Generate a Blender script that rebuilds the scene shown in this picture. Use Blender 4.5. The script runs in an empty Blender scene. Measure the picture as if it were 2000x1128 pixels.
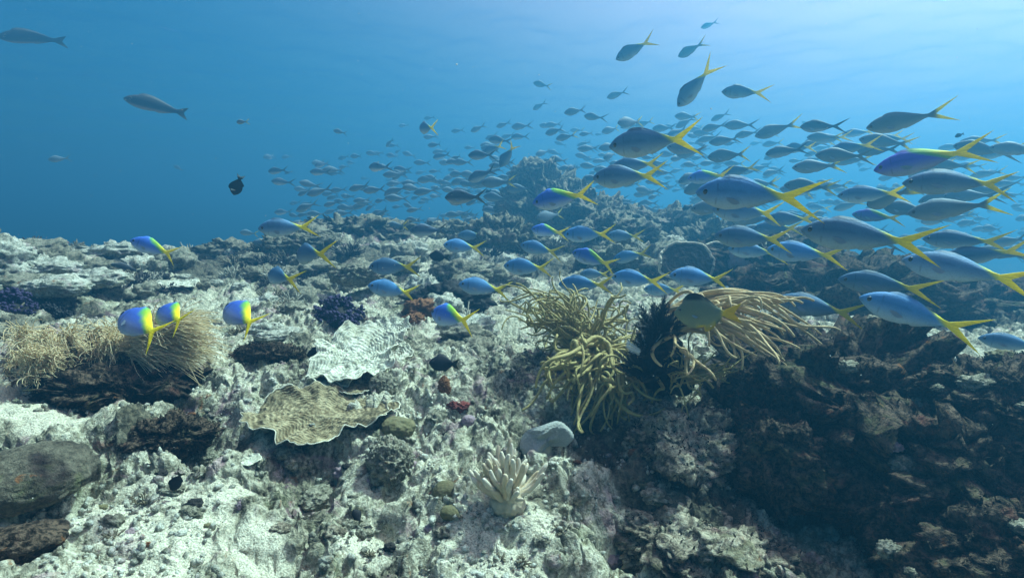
import bpy, bmesh, math, random
import numpy as np
from mathutils import Vector, Matrix

random.seed(7)
RNG = np.random.default_rng(11)
scene = bpy.context.scene
COL = scene.collection
R = math.radians

# ------------------------------------------------------------------ camera
IW, IH = 2000.0, 1128.0                 # the photograph's own pixels
F = 1091.0                              # focal length in those pixels (85 degrees across)
CAM_H = 0.85
PITCH = math.atan((564.0 - 450.0) / F)
cam_data = bpy.data.cameras.new("camera")
cam_data.sensor_width = 36.0
cam_data.lens = 36.0 * F / IW
cam_data.clip_start = 0.02
cam_data.clip_end = 600.0
cam = bpy.data.objects.new("camera", cam_data)
cam.location = (0, 0, CAM_H)
cam.rotation_euler = (math.pi / 2 - PITCH, 0, 0)
COL.objects.link(cam)
scene.camera = cam

# ------------------------------------------------------------------ sky, sun, exposure
SUN_EL, SUN_AZ = R(58), R(57)           # azimuth from +Y (straight ahead) towards +X (right)
SUN_DIR = Vector((math.sin(SUN_AZ) * math.cos(SUN_EL), math.cos(SUN_AZ) * math.cos(SUN_EL), math.sin(SUN_EL)))
world = bpy.data.worlds.new("World")
scene.world = world
world.use_nodes = True
wn, wl = world.node_tree.nodes, world.node_tree.links
wn.clear()
w_out = wn.new("ShaderNodeOutputWorld")
w_bg = wn.new("ShaderNodeBackground")
w_sky = wn.new("ShaderNodeTexSky")
w_sky.sky_type = 'NISHITA'
w_sky.sun_disc = False
w_sky.sun_elevation = SUN_EL
w_sky.sun_rotation = SUN_AZ
w_sky.dust_density = 6.0
w_bg.inputs['Strength'].default_value = 0.055
# sky light as it is under water: red filtered out, and a broad glare round the sun where the waves scatter it
w_geo = wn.new("ShaderNodeTexCoord")
w_dot = wn.new("ShaderNodeVectorMath"); w_dot.operation = 'DOT_PRODUCT'; w_dot.inputs[1].default_value = SUN_DIR
wl.new(w_geo.outputs['Generated'], w_dot.inputs[0])
w_clamp = wn.new("ShaderNodeMath"); w_clamp.operation = 'MAXIMUM'; w_clamp.inputs[1].default_value = 0.0
wl.new(w_dot.outputs['Value'], w_clamp.inputs[0])
w_pow = wn.new("ShaderNodeMath"); w_pow.operation = 'POWER'; w_pow.inputs[1].default_value = 4.6
wl.new(w_clamp.outputs[0], w_pow.inputs[0])
w_tint = wn.new("ShaderNodeMix"); w_tint.data_type = 'RGBA'; w_tint.blend_type = 'MULTIPLY'; w_tint.inputs[0].default_value = 1.0
w_tint.inputs[7].default_value = (0.12, 0.66, 0.98, 1)
wl.new(w_sky.outputs['Color'], w_tint.inputs[6])
w_glow = wn.new("ShaderNodeMix"); w_glow.data_type = 'RGBA'; w_glow.blend_type = 'ADD'
w_glow.inputs[7].default_value = (46.0, 16.0, 10.0, 1)
wl.new(w_pow.outputs[0], w_glow.inputs[0]); wl.new(w_tint.outputs[2], w_glow.inputs[6])
w_glow.clamp_factor = False
wl.new(w_glow.outputs[2], w_bg.inputs['Color'])
wl.new(w_bg.outputs['Background'], w_out.inputs['Surface'])

sun_data = bpy.data.lights.new("sun", 'SUN')
sun_data.energy = 5.0
sun_data.angle = R(4.0)
sun_data.color = (0.97, 0.96, 0.85)
sun = bpy.data.objects.new("sun", sun_data)
sun.rotation_euler = SUN_DIR.to_track_quat('Z', 'Y').to_euler()
sun.location = SUN_DIR * 30
COL.objects.link(sun)

scene.view_settings.view_transform = 'Standard'
scene.view_settings.look = 'None'
scene.view_settings.gamma = 1.0
scene.view_settings.exposure = 1.3
try:
    scene.cycles.volume_bounces = 0
    scene.cycles.max_bounces = 6
    scene.cycles.transparent_max_bounces = 12
except Exception:
    pass

# ------------------------------------------------------------------ numpy noise
def _hash(ix, iy, iz, seed):
    h = (ix.astype(np.int64) * 374761393 + iy.astype(np.int64) * 668265263 + iz.astype(np.int64) * 2147483647 + seed * 1274126177) & 0xFFFFFFFF
    h = ((h ^ (h >> 13)) * 1274126177) & 0xFFFFFFFF
    h = ((h ^ (h >> 15)) * 2246822519) & 0xFFFFFFFF
    return ((h ^ (h >> 16)) & 0xFFFFFF).astype(np.float32) / float(0x1000000)

def vnoise(P, scale, seed=0):
    """Value noise in -1..1; P is n x 2 or n x 3."""
    Q = np.asarray(P, dtype=np.float64) * scale
    i = np.floor(Q).astype(np.int64)
    f = (Q - i).astype(np.float32)
    u = f * f * f * (f * (f * 6 - 15) + 10)
    x, y = i[:, 0], i[:, 1]
    if Q.shape[1] == 2:
        z = np.zeros_like(x)
        a = _hash(x, y, z, seed); b = _hash(x + 1, y, z, seed)
        c = _hash(x, y + 1, z, seed); d = _hash(x + 1, y + 1, z, seed)
        top = a + (b - a) * u[:, 0]; bot = c + (d - c) * u[:, 0]
        return (top + (bot - top) * u[:, 1]) * 2 - 1
    z = i[:, 2]
    r = []
    for dz in (0, 1):
        a = _hash(x, y, z + dz, seed); b = _hash(x + 1, y, z + dz, seed)
        c = _hash(x, y + 1, z + dz, seed); d = _hash(x + 1, y + 1, z + dz, seed)
        top = a + (b - a) * u[:, 0]; bot = c + (d - c) * u[:, 0]
        r.append(top + (bot - top) * u[:, 1])
    return (r[0] + (r[1] - r[0]) * u[:, 2]) * 2 - 1

def fbm(P, scale, octaves=4, seed=0, gain=0.5):
    s = np.zeros(len(P), np.float32); a = 1.0; n = 0.0
    for o in range(octaves):
        s += a * vnoise(P, scale * (2.03 ** o), seed + 17 * o)
        n += a; a *= gain
    return s / n

def worley(P, scale, seed=0):
    """Distance to the nearest cell point (2-D), in cells."""
    Q = np.asarray(P, dtype=np.float64)[:, :2] * scale
    i = np.floor(Q).astype(np.int64)
    best = np.full(len(Q), 9.0, np.float32)
    zz = np.zeros(len(Q), np.int64)
    for dx in (-1, 0, 1):
        for dy in (-1, 0, 1):
            cx, cy = i[:, 0] + dx, i[:, 1] + dy
            px = cx + _hash(cx, cy, zz, seed); py = cy + _hash(cx, cy, zz + 1, seed)
            d = (px - Q[:, 0]) ** 2 + (py - Q[:, 1]) ** 2
            best = np.minimum(best, d.astype(np.float32))
    return np.sqrt(best)

def smooth(x, a, b):
    t = np.clip((x - a) / (b - a), 0, 1)
    return t * t * (3 - 2 * t)

# ------------------------------------------------------------------ pixels to rays
CP, SP = math.cos(PITCH), math.sin(PITCH)
CAM = np.array([0.0, 0.0, CAM_H])
def ray(px, py):
    """The direction through a pixel of the photograph, scaled so that its Y component is 1."""
    x, up = (px - IW / 2) / F, -(py - IH / 2) / F
    d = np.array([x, CP + up * SP, -SP + up * CP])
    return d / d[1]
def at(px, py, Y):
    return CAM + ray(px, py) * Y

# ------------------------------------------------------------------ mesh helpers
def join(parts):
    """[(V, F)] -> one (V, F); F quads or tris (a tri repeats its last index)."""
    Vs, Fs, n = [], [], 0
    for V, Fc in parts:
        Vs.append(V); Fs.append(Fc + n); n += len(V)
    return np.concatenate(Vs), np.concatenate(Fs)

def quads_from_tris(T):
    return np.concatenate([T, T[:, 2:3]], 1)

def mesh(name, V, Fc, mats, smooth_shade=True, attrs=None, mat_idx=None):
    V = np.asarray(V, np.float32); Fc = np.asarray(Fc, np.int32)
    me = bpy.data.meshes.new(name)
    if Fc.shape[1] == 4:
        tri = Fc[:, 2] == Fc[:, 3]
    else:
        tri = np.ones(len(Fc), bool)
    cnt = np.where(tri, 3, 4).astype(np.int32)
    mask = np.ones(Fc.shape, bool)
    if Fc.shape[1] == 4:
        mask[tri, 3] = False
    loops = Fc[mask]
    starts = np.concatenate([[0], np.cumsum(cnt)[:-1]]).astype(np.int32)
    me.vertices.add(len(V)); me.vertices.foreach_set("co", V.ravel())
    me.loops.add(len(loops)); me.loops.foreach_set("vertex_index", loops.astype(np.int32))
    me.polygons.add(len(Fc)); me.polygons.foreach_set("loop_start", starts)
    me.polygons.foreach_set("use_smooth", np.full(len(Fc), smooth_shade))
    if not isinstance(mats, (list, tuple)):
        mats = [mats]
    for m in mats:
        me.materials.append(m)
    if mat_idx is not None:
        me.polygons.foreach_set("material_index", np.asarray(mat_idx, np.int32))
    if attrs:
        for k, a in attrs.items():
            a = np.asarray(a, np.float32)
            if a.ndim == 2:
                if a.shape[1] == 3:
                    a = np.concatenate([a, np.ones((len(a), 1), np.float32)], 1)
                at_ = me.attributes.new(k, 'FLOAT_COLOR', 'POINT'); at_.data.foreach_set("color", a.ravel())
            else:
                at_ = me.attributes.new(k, 'FLOAT', 'POINT'); at_.data.foreach_set("value", a)
    me.update(calc_edges=True)
    me.validate()
    return me

def obj(name, me, parent=None, label=None, cat=None, group=None, kind=None, loc=None):
    o = bpy.data.objects.new(name, me)
    COL.objects.link(o)
    if parent is not None:
        o.parent = parent
    if loc is not None:
        o.location = [float(c) for c in loc]
    if label: o["label"] = label
    if cat: o["category"] = cat
    if group: o["group"] = group
    if kind: o["kind"] = kind
    return o

def put(name, VF, mat, parent=None, origin=None, **kw):
    """World-space (V, F) as one object whose origin is the given point."""
    V, Fc = VF
    V = np.asarray(V)
    if origin is None and parent is None:
        origin = np.array([V[:, 0].mean(), V[:, 1].mean(), V[:, 2].min()])
    o0 = np.zeros(3) if origin is None else np.asarray(origin)
    attrs = kw.pop('attrs', None); sm = kw.pop('smooth_shade', True)
    me = mesh(name, V - o0, Fc, mat, sm, attrs)
    return obj(name, me, parent, loc=(o0 if parent is None else None), **kw)

def empty(name, loc, label, cat, group=None):
    return obj(name, None, None, label, cat, group, None, loc)

def tube(path, rad, sides=6, cap=True):
    P = np.asarray(path, float); n = len(P)
    rad = np.broadcast_to(np.asarray(rad, float), (n,))
    T = np.gradient(P, axis=0); T /= (np.linalg.norm(T, axis=1, keepdims=True) + 1e-9)
    ref = np.array([0.31, 0.17, 0.93])
    A = np.cross(T, ref); A /= (np.linalg.norm(A, axis=1, keepdims=True) + 1e-9)
    B = np.cross(T, A)
    ang = np.linspace(0, 2 * np.pi, sides, endpoint=False)
    V = (P[:, None, :] + rad[:, None, None] * (np.cos(ang)[None, :, None] * A[:, None, :] + np.sin(ang)[None, :, None] * B[:, None, :])).reshape(-1, 3)
    i = np.arange(n - 1)[:, None] * sides; j = np.arange(sides)[None, :]; j2 = (j + 1) % sides
    Fc = np.stack([i + j, i + j2, i + sides + j2, i + sides + j], -1).reshape(-1, 4)
    if cap:
        tip = P[-1] + T[-1] * rad[-1] * 0.8
        V = np.concatenate([V, tip[None]])
        k = (n - 1) * sides; jj = np.arange(sides)
        Fc = np.concatenate([Fc, np.stack([k + jj, k + (jj + 1) % sides, np.full(sides, len(V) - 1), np.full(sides, len(V) - 1)], -1)])
    return V, Fc

_ico = {}
def ico(sub):
    if sub not in _ico:
        bm = bmesh.new(); bmesh.ops.create_icosphere(bm, subdivisions=sub, radius=1.0)
        V = np.array([v.co[:] for v in bm.verts]); Fc = np.array([[v.index for v in f.verts] for f in bm.faces]); bm.free()
        _ico[sub] = (V, quads_from_tris(Fc))
    return _ico[sub]

def blob(center, rx, ry, rz, sub=5, rough=0.25, seed=0, fine=0.05, lump=1.6, rot=0.0):
    """A weathered lump: an ellipsoid pushed about by several sizes of noise."""
    V, Fc = ico(sub)
    N = V.copy()
    d = 1 + rough * fbm(N + seed * 3.1, lump, 3, seed)
    d += 0.4 * rough * np.abs(vnoise(N + seed, 4.5, seed + 5)) 
    S = np.array([rx, ry, rz])
    W = N * d[:, None] * S
    r = (rx + ry + rz) / 3
    W += N * (fine * r * (fbm(W / r + seed, 7.0, 3, seed + 9) + 0.6 * vnoise(W / r, 21.0, seed + 3)))[:, None]
    c, s = math.cos(rot), math.sin(rot)
    W = W @ np.array([[c, s, 0], [-s, c, 0], [0, 0, 1]])
    return W + np.asarray(center), Fc

# ------------------------------------------------------------------ material helpers
class NT:
    def __init__(self, name):
        self.m = bpy.data.materials.new(name); self.m.use_nodes = True
        self.n, self.l = self.m.node_tree.nodes, self.m.node_tree.links
        self.n.clear()
        self.out = self.n.new("ShaderNodeOutputMaterial")
    def node(self, t, **kw):
        o = self.n.new(t)
        for k, v in kw.items():
            if hasattr(o, k): setattr(o, k, v)
            else: o.inputs[k].default_value = v
        return o
    def link(self, a, b): self.l.new(a, b)
    def coord(self, which='Object'):
        return self.node("ShaderNodeTexCoord").outputs[which]
    def noise(self, co, scale, detail=4, rough=0.55, dist=0.0):
        o = self.node("ShaderNodeTexNoise"); o.inputs['Scale'].default_value = scale; o.inputs['Detail'].default_value = detail
        o.inputs['Roughness'].default_value = rough; o.inputs['Distortion'].default_value = dist
        self.link(co, o.inputs['Vector']); return o.outputs['Fac']
    def voro(self, co, scale, feature='F1'):
        o = self.node("ShaderNodeTexVoronoi", feature=feature); o.inputs['Scale'].default_value = scale
        self.link(co, o.inputs['Vector']); return o.outputs['Distance']
    def ramp(self, fac, stops):
        o = self.node("ShaderNodeValToRGB"); e = o.color_ramp.elements
        while len(e) < len(stops): e.new(0.5)
        for k, (p, c) in enumerate(stops):
            e[k].position = p
            e[k].color = (c, c, c, 1) if not isinstance(c, (tuple, list)) else (*c, 1)
        self.link(fac, o.inputs['Fac']); return o.outputs['Color']
    def mix(self, fac, a, b, blend='MIX'):
        o = self.node("ShaderNodeMix", data_type='RGBA', blend_type=blend)
        for s, v in ((0, fac), (6, a), (7, b)):
            if isinstance(v, bpy.types.NodeSocket): self.link(v, o.inputs[s])
            elif s == 0: o.inputs[0].default_value = v
            else: o.inputs[s].default_value = (*v, 1)
        return o.outputs[2]
    def math(self, op, a, b=0.0):
        o = self.node("ShaderNodeMath", operation=op)
        for s, v in ((0, a), (1, b)):
            if isinstance(v, bpy.types.NodeSocket): self.link(v, o.inputs[s])
            else: o.inputs[s].default_value = v
        return o.outputs[0]
    def bump(self, h, dist, strength=1.0, normal=None):
        o = self.node("ShaderNodeBump"); o.inputs['Distance'].default_value = dist; o.inputs['Strength'].default_value = strength
        self.link(h, o.inputs['Height'])
        if normal is not None: self.link(normal, o.inputs['Normal'])
        return o.outputs['Normal']
    def principled(self, col, rough=0.9, normal=None, spec=0.2, **kw):
        o = self.node("ShaderNodeBsdfPrincipled")
        if isinstance(col, bpy.types.NodeSocket): self.link(col, o.inputs['Base Color'])
        else: o.inputs['Base Color'].default_value = (*col, 1)
        if isinstance(rough, bpy.types.NodeSocket): self.link(rough, o.inputs['Roughness'])
        else: o.inputs['Roughness'].default_value = rough
        o.inputs['Specular IOR Level'].default_value = spec
        if normal is not None: self.link(normal, o.inputs['Normal'])
        for k, v in kw.items(): o.inputs[k].default_value = v
        return o.outputs[0]
    def done(self, sh):
        self.link(sh, self.out.inputs['Surface']); return self.m

def reef_mat(name, pale, mid, dark, cover=0.5, tint=(0.30, 0.16, 0.22), tint_amt=0.35, sc=1.0, spot=0.6):
    """Rubble-crusted rock: pale sediment, turf patches, coralline tints, fine speckle."""
    t = NT(name); co = t.coord('Object')
    big = t.noise(co, 2.6 * sc, 5, 0.6, 0.8)
    med = t.noise(co, 12 * sc, 5, 0.65, 0.5)
    fin = t.noise(co, 62 * sc, 5, 0.72, 0.3)
    turf = t.ramp(t.math('ADD', t.math('MULTIPLY', big, 0.62), t.math('MULTIPLY', med, 0.38)), [(cover - 0.05, 0.0), (cover + 0.06, 1.0)])
    c1 = t.mix(t.ramp(fin, [(0.42, 0.0), (0.56, 1.0)]), mid, pale)
    c2 = t.mix(t.ramp(fin, [(0.44, 0.0), (0.60, 1.0)]), dark, mid)
    c = t.mix(turf, c1, c2)
    tn = t.noise(co, 6.5 * sc, 5, 0.65, 1.0)
    c = t.mix(t.math('MULTIPLY', t.ramp(tn, [(0.56, 0.0), (0.64, 1.0)]), tint_amt), c, tint)
    gn = t.noise(co, 8.0 * sc, 5, 0.65, 0.7)
    c = t.mix(t.math('MULTIPLY', t.ramp(gn, [(0.56, 0.0), (0.66, 1.0)]), 0.5), c, (0.12, 0.13, 0.055))
    dots = t.noise(co, 105 * sc, 3, 0.65, 0.6)
    c = t.mix(t.math('MULTIPLY', t.ramp(dots, [(0.36, 1.0), (0.46, 0.0)]), spot), c, dark)
    oc = t.noise(co, 17.0 * sc, 4, 0.6, 1.2)
    c = t.mix(t.math('MULTIPLY', t.ramp(oc, [(0.64, 0.0), (0.70, 1.0)]), 0.5), c, (0.26, 0.10, 0.03))
    sa = t.node("ShaderNodeAttribute", attribute_name="sand")
    sd = t.mix(t.ramp(t.noise(co, 210, 3, 0.7), [(0.40, 0.0), (0.52, 1.0)]), (0.30, 0.275, 0.20), (0.66, 0.625, 0.49))
    c = t.mix(t.math('MULTIPLY', sa.outputs['Fac'], 0.85), c, sd)
    ta = t.node("ShaderNodeAttribute", attribute_name="shade_turf")
    td = t.mix(t.ramp(t.noise(co, 48, 5, 0.75), [(0.46, 0.0), (0.66, 1.0)]), (0.022, 0.020, 0.014), (0.17, 0.15, 0.10))
    c = t.mix(t.math('MULTIPLY', ta.outputs['Fac'], 0.85), c, td)  # dark turf colour that also holds the shadow on the reef
    h = t.math('ADD', t.math('MULTIPLY', fin, 0.9), t.math('MULTIPLY', dots, 0.8))
    return t.done(t.principled(c, 0.92, t.bump(h, 0.010, 1.0), 0.12))

def plain_mat(name, c_a, c_b, scale=30, bump_d=0.002, rough=0.8, spec=0.25, transl=0.0):
    t = NT(name); co = t.coord('Object')
    n = t.noise(co, scale, 5, 0.6, 0.3)
    info = t.node("ShaderNodeObjectInfo")
    c = t.mix(t.ramp(n, [(0.35, 0.0), (0.65, 1.0)]), c_a, c_b)
    c = t.mix(t.math('MULTIPLY', info.outputs['Random'], 0.25), c, c_a)
    sh = t.principled(c, rough, t.bump(t.noise(co, scale * 4, 3), bump_d, 0.8), spec)
    if transl:
        tr = t.node("ShaderNodeBsdfTranslucent"); t.link(c, tr.inputs['Color'])
        mx = t.node("ShaderNodeMixShader"); mx.inputs[0].default_value = transl
        t.link(sh, mx.inputs[1]); t.link(tr.outputs[0], mx.inputs[2]); sh = mx.outputs[0]
    return t.done(sh)

# ------------------------------------------------------------------ the sea bed
CTRL = [  # (pixel x, pixel y, metres ahead) of the reef surface
 (0,478,4.0),(100,484,4.3),(200,492,4.7),(350,494,5.1),(450,486,5.5),(560,462,5.6),(650,450,6.0),(750,458,6.4),(850,470,6.6),(950,455,6.5),
 (1080,470,6.3),(1200,470,6.0),(1330,480,5.6),
 (0,560,3.1),(200,560,3.5),(400,560,3.8),(600,560,3.9),(800,560,3.9),(950,570,3.7),(1130,600,3.2),(1280,600,3.2),
 (0,660,2.35),(200,660,2.5),(500,650,2.7),(700,650,2.7),(900,665,2.55),(1080,680,2.35),(1200,690,2.2),(1330,680,2.15),
 (50,750,1.90),(250,760,1.95),(500,750,2.0),(700,760,1.95),(900,770,1.9),(1050,800,1.8),(1250,800,1.72),(1350,800,1.65),
 (0,850,1.58),(300,850,1.62),(600,870,1.6),(900,870,1.62),(1150,870,1.62),(1300,850,1.58),(1400,880,1.5),
 (0,980,1.32),(300,960,1.38),(600,960,1.4),(900,960,1.42),(1100,960,1.44),(1300,960,1.42),(1450,1010,1.32),(1550,1020,1.4),
 (0,1128,1.08),(300,1128,1.12),(600,1128,1.16),(900,1128,1.18),(1150,1128,1.2),(1300,1128,1.2),(1450,1128,1.17),(1650,1128,1.15),
 (1200,1040,1.36),(1230,1090,1.30),
 (1480,730,1.80),(1600,700,1.95),(1750,720,1.95),(1900,730,1.9),
 (1550,610,2.7),(1700,625,2.8),(1900,620,2.9),(1500,560,3.6),(1800,560,4.2),(1980,600,3.6),(1500,490,6.0),
 (1750,1080,1.22),(1950,1080,1.25),(1800,880,1.6),(2000,880,1.6),
]
def _ctrl_xyz():
    pts = [at(a, b, c) for a, b, c in CTRL]
    pts += [np.array(p) for p in [(-3.2, 0.6, 0.25), (-2.2, -0.6, 0.05), (0, -0.8, -0.05), (0, 0.3, 0.02), (2.0, -0.6, 0.0), (3.2, 1.0, 0.2), (4.5, 2.5, 0.3),
            (-5.5, 2.0, 0.5), (-6.0, 5.0, 0.6), (-1.2, 0.4, 0.06), (1.3, 0.4, 0.06), (0, -4, 0.0), (5, -3, 0.0), (-5, -3, 0.1),
            (-4.5, 7.5, -0.1), (-2.0, 8.5, -0.2), (0.5, 9.0, -0.1), (2.5, 8.5, -0.4), (4.5, 7.0, -0.3), (6.5, 4.5, 0.1),
            (-6, 12, -1.2), (0, 13, -1.3), (6, 11, -1.2), (10, 6, -0.6), (-10, 6, 0.2), (-10, -2, 0.2), (10, -2, 0.0)]]
    return np.array(pts)
_C = _ctrl_xyz()
def _phi(d2):
    return 0.5 * d2 * np.log(d2 + 1e-12)
def _tps():
    n = len(_C); D = ((_C[:, None, :2] - _C[None, :, :2]) ** 2).sum(-1)
    A = np.zeros((n + 3, n + 3)); A[:n, :n] = _phi(D) + 0.02 * np.eye(n)
    A[:n, n] = 1; A[:n, n + 1:] = _C[:, :2]; A[n, :n] = 1; A[n + 1:, :n] = _C[:, :2].T
    return np.linalg.solve(A, np.concatenate([_C[:, 2], [0, 0, 0]]))
_W = _tps()
def base_z(XY):
    XY = np.asarray(XY, float); n = len(_C)
    z = np.full(len(XY), _W[n]) + XY @ _W[n + 1:]
    for k in range(n):
        z += _W[k] * _phi(((XY - _C[k, :2]) ** 2).sum(1))
    r = np.hypot(XY[:, 0], XY[:, 1] - 2)
    f = smooth(r, 8.0, 13.0)
    return z * (1 - f) + f * (-1.5)

SAND = [(230,995,0.16),(90,1010,0.14),(420,985,0.10),(60,800,0.16),(140,830,0.10),(980,1075,0.14),(700,1060,0.10),(500,1060,0.12),(1040,1010,0.06),(640,640,0.12),(330,1090,0.14),(880,650,0.14),(560,600,0.2),(1340,790,0.05)]
_sand_xy = None
def sand_mask(XY):
    global _sand_xy
    if _sand_xy is None:
        _sand_xy = [(hit_base(px, py)[:2], r) for px, py, r in SAND]
    s = np.zeros(len(XY))
    w = 0.05 * np.stack([fbm(XY, 7, 3, 81), fbm(XY, 7, 3, 82)], 1)
    for c, r in _sand_xy:
        q = (((XY + w) - c) ** 2).sum(1) / (r * r)
        s = np.maximum(s, np.exp(-q ** 1.3))
    return smooth(s + 0.35 * vnoise(XY, 11, 83), 0.35, 0.75)
SHADE_TURF = [(1600,600,.5),(1800,610,.55),(1950,620,.45),(1500,560,.5),(1650,560,.6),(1250,530,.40),(1180,500,.35),(930,560,.30),(870,590,.18),(1480,740,.2),(1420,800,.10),(1560,660,.22),(250,745,.25),(330,840,.12),  # dark turf zones, many painted where the reef lies in shadow
          (420,870,.09),(660,640,.13),(560,690,.10),(950,700,.10),(1180,860,.10),(1230,900,.12),(450,520,.5),(560,500,.5),(60,600,.25),(150,620,.15),(1090,1000,.06),(1330,960,.12),(1420,1010,.12),(700,500,.35),(1080,520,.3),(760,880,.06)]
_shade_turf_xy = None
def shade_turf_mask(XY):
    global _shade_turf_xy
    if _shade_turf_xy is None:
        _shade_turf_xy = [(hit_base(px, py)[:2], r) for px, py, r in SHADE_TURF]
    s = np.zeros(len(XY))
    w = 0.09 * np.stack([fbm(XY, 4, 4, 181), fbm(XY, 4, 4, 182)], 1)
    for c, r in _shade_turf_xy:
        q = (((XY + w) - c) ** 2).sum(1) / (r * r)
        s = np.maximum(s, np.exp(-q ** 1.3))
    return smooth(s + 0.4 * fbm(XY, 9, 3, 183), 0.35, 0.7)
PITS = [(755,1022,0.035,0.07),(620,915,0.07,0.09),(640,880,0.05,0.07),(350,840,0.10,0.10),(420,860,0.10,0.09),(300,760,0.14,0.10),(1220,1060,0.06,0.10),
        (770,950,0.03,0.05),(230,955,0.03,0.04),(130,1060,0.05,0.06),(600,1090,0.05,0.05),(1180,890,0.06,0.06),(1460,760,0.10,0.12),(1000,1090,0.02,0.03),
        (590,980,0.05,0.06),(860,1000,0.02,0.03),(560,730,0.06,0.05),(960,700,0.08,0.06)]
_pit_xy = None
def ground_z(XY, fine=True):
    global _pit_xy
    XY = np.asarray(XY, float)
    z = base_z(XY)
    z += 0.085 * fbm(XY, 1.5, 3, 3) + 0.045 * fbm(XY, 4.2, 3, 21)
    w = worley(XY + 0.05 * np.stack([vnoise(XY, 6, 4), vnoise(XY, 6, 5)], 1), 4.3, 2)
    z += 0.034 * (smooth(0.75 - w, 0.0, 0.55) - 0.4)
    if _pit_xy is None:
        _pit_xy = []
        for (px, py, r, d) in PITS:
            _pit_xy.append((hit_base(px, py), r, d))
    for c, r, d in _pit_xy:
        q = ((XY - c[:2]) ** 2).sum(1) / (r * r)
        m = q < 6
        if m.any():
            z[m] -= d * np.exp(-q[m] ** 1.5)
    if fine:
        sand = sand_mask(XY); zs = z.copy()
        w2 = worley(XY + 0.02 * np.stack([vnoise(XY, 19, 6), vnoise(XY, 19, 7)], 1), 13.0, 8)
        amt = 0.55 + 0.45 * vnoise(XY, 2.7, 44)
        z += amt * 0.026 * (smooth(0.7 - w2, 0.0, 0.5) - 0.4)
        w3 = worley(XY + 0.006 * np.stack([vnoise(XY, 50, 8), vnoise(XY, 50, 9)], 1), 31.0, 12)
        z += (0.4 + 0.6 * amt) * 0.017 * (smooth(0.7 - w3, 0.0, 0.5) - 0.4)
        w4 = worley(XY, 75.0, 14)
        z += 0.0055 * (smooth(0.7 - w4, 0.0, 0.5) - 0.4)
        pore = smooth(vnoise(XY, 24, 51) * 0.6 + vnoise(XY, 53, 52) * 0.4, 0.28, 0.50)
        z -= 0.020 * pore
        z += 0.008 * fbm(XY, 60, 2, 31) + 0.022 * (np.abs(vnoise(XY, 17, 33)) - 0.3)
        z = z * (1 - 0.75 * sand) + (zs - 0.004 + 0.004 * fbm(XY, 30, 2, 85)) * 0.75 * sand
    return z
def hit_base(px, py):
    d = ray(px, py); Y = np.linspace(0.4, 14, 1400)
    P = CAM[None] + d[None] * Y[:, None]
    b = P[:, 2] < base_z(P[:, :2])
    k = int(np.argmax(b)) if b.any() else len(Y) - 1
    return P[k]
def hit(px, py):
    d = ray(px, py); Y = np.linspace(0.4, 14, 1700)
    P = CAM[None] + d[None] * Y[:, None]
    b = P[:, 2] < ground_z(P[:, :2], False)
    k = int(np.argmax(b)) if b.any() else len(Y) - 1
    return P[k]
def on(px, py, lift=0.0):
    p = hit(px, py); return p + np.array([0, 0, lift])
def gz(x, y):
    return float(ground_z(np.array([[x, y]]), False)[0])

def build_seabed():
    a_d = np.linspace(-R(53), R(53), 960)
    a_c = np.linspace(R(53), 2 * math.pi - R(53), 110)[1:-1]
    ang = np.concatenate([a_d, a_c])
    r = np.concatenate([np.geomspace(0.03, 0.6, 24)[:-1], np.geomspace(0.6, 9.0, 660)[:-1], np.geomspace(9, 90, 46)])
    A, RR = np.meshgrid(ang, r)
    XY = np.stack([np.sin(A) * RR, np.cos(A) * RR], -1).reshape(-1, 2)
    z = ground_z(XY)
    P = np.concatenate([XY, z[:, None]], 1)
    k = smooth(RR.ravel(), 0.3, 0.8)[:, None]
    P[:, :1] += k * 0.016 * vnoise(P, 16, 61)[:, None] + k * 0.007 * vnoise(P, 45, 62)[:, None]
    P[:, 1:2] += k * 0.016 * vnoise(P, 16, 63)[:, None] + k * 0.007 * vnoise(P, 45, 64)[:, None]
    nr, na = len(r), len(ang)
    i = np.arange(nr - 1)[:, None] * na; j = np.arange(na)[None, :]; j2 = (j + 1) % na
    Fc = np.stack([i + j, i + na + j, i + na + j2, i + j2], -1).reshape(-1, 4)
    return P, Fc
M = {}
M['reef'] = reef_mat('reef_rubble', (0.60, 0.575, 0.45), (0.30, 0.28, 0.20), (0.065, 0.06, 0.043), 0.525, (0.36, 0.20, 0.26), 0.5)
V, Fc = build_seabed()
obj('seabed', mesh('seabed', V, Fc, M['reef'], True, {'sand': sand_mask(V[:, :2]), 'shade_turf': shade_turf_mask(V[:, :2])}), kind='structure')
# ------------------------------------------------------------------ reef rocks, ledges and coral heads
M['pale_rock'] = reef_mat('pale_rock', (0.58, 0.58, 0.50), (0.30, 0.29, 0.23), (0.07, 0.068, 0.05), 0.52)
M['turf_rock'] = reef_mat('turf_rock', (0.33, 0.31, 0.24), (0.15, 0.14, 0.10), (0.04, 0.04, 0.03), 0.55, (0.22, 0.10, 0.14), 0.4)
M['dark_rock'] = reef_mat('dark_rock', (0.12, 0.085, 0.06), (0.015, 0.011, 0.008), (0.006, 0.005, 0.004), 0.55, (0.12, 0.03, 0.025), 0.4)  # dark growth plus the shade of ledges and outcrops, put into the colour
M['brown_rubble'] = reef_mat('brown_rubble', (0.46, 0.41, 0.31), (0.20, 0.16, 0.115), (0.045, 0.038, 0.03), 0.50, (0.26, 0.12, 0.13), 0.4)
M['far_rock'] = reef_mat('far_rock', (0.26, 0.24, 0.18), (0.10, 0.09, 0.065), (0.04, 0.04, 0.03), 0.53, (0.25, 0.15, 0.15), 0.4, 0.6)
M['brown_massive'] = reef_mat('brown_massive', (0.15, 0.135, 0.10), (0.085, 0.075, 0.055), (0.035, 0.03, 0.024), 0.5, (0.10, 0.07, 0.06), 0.3, 1.0, 0.2)
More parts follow.
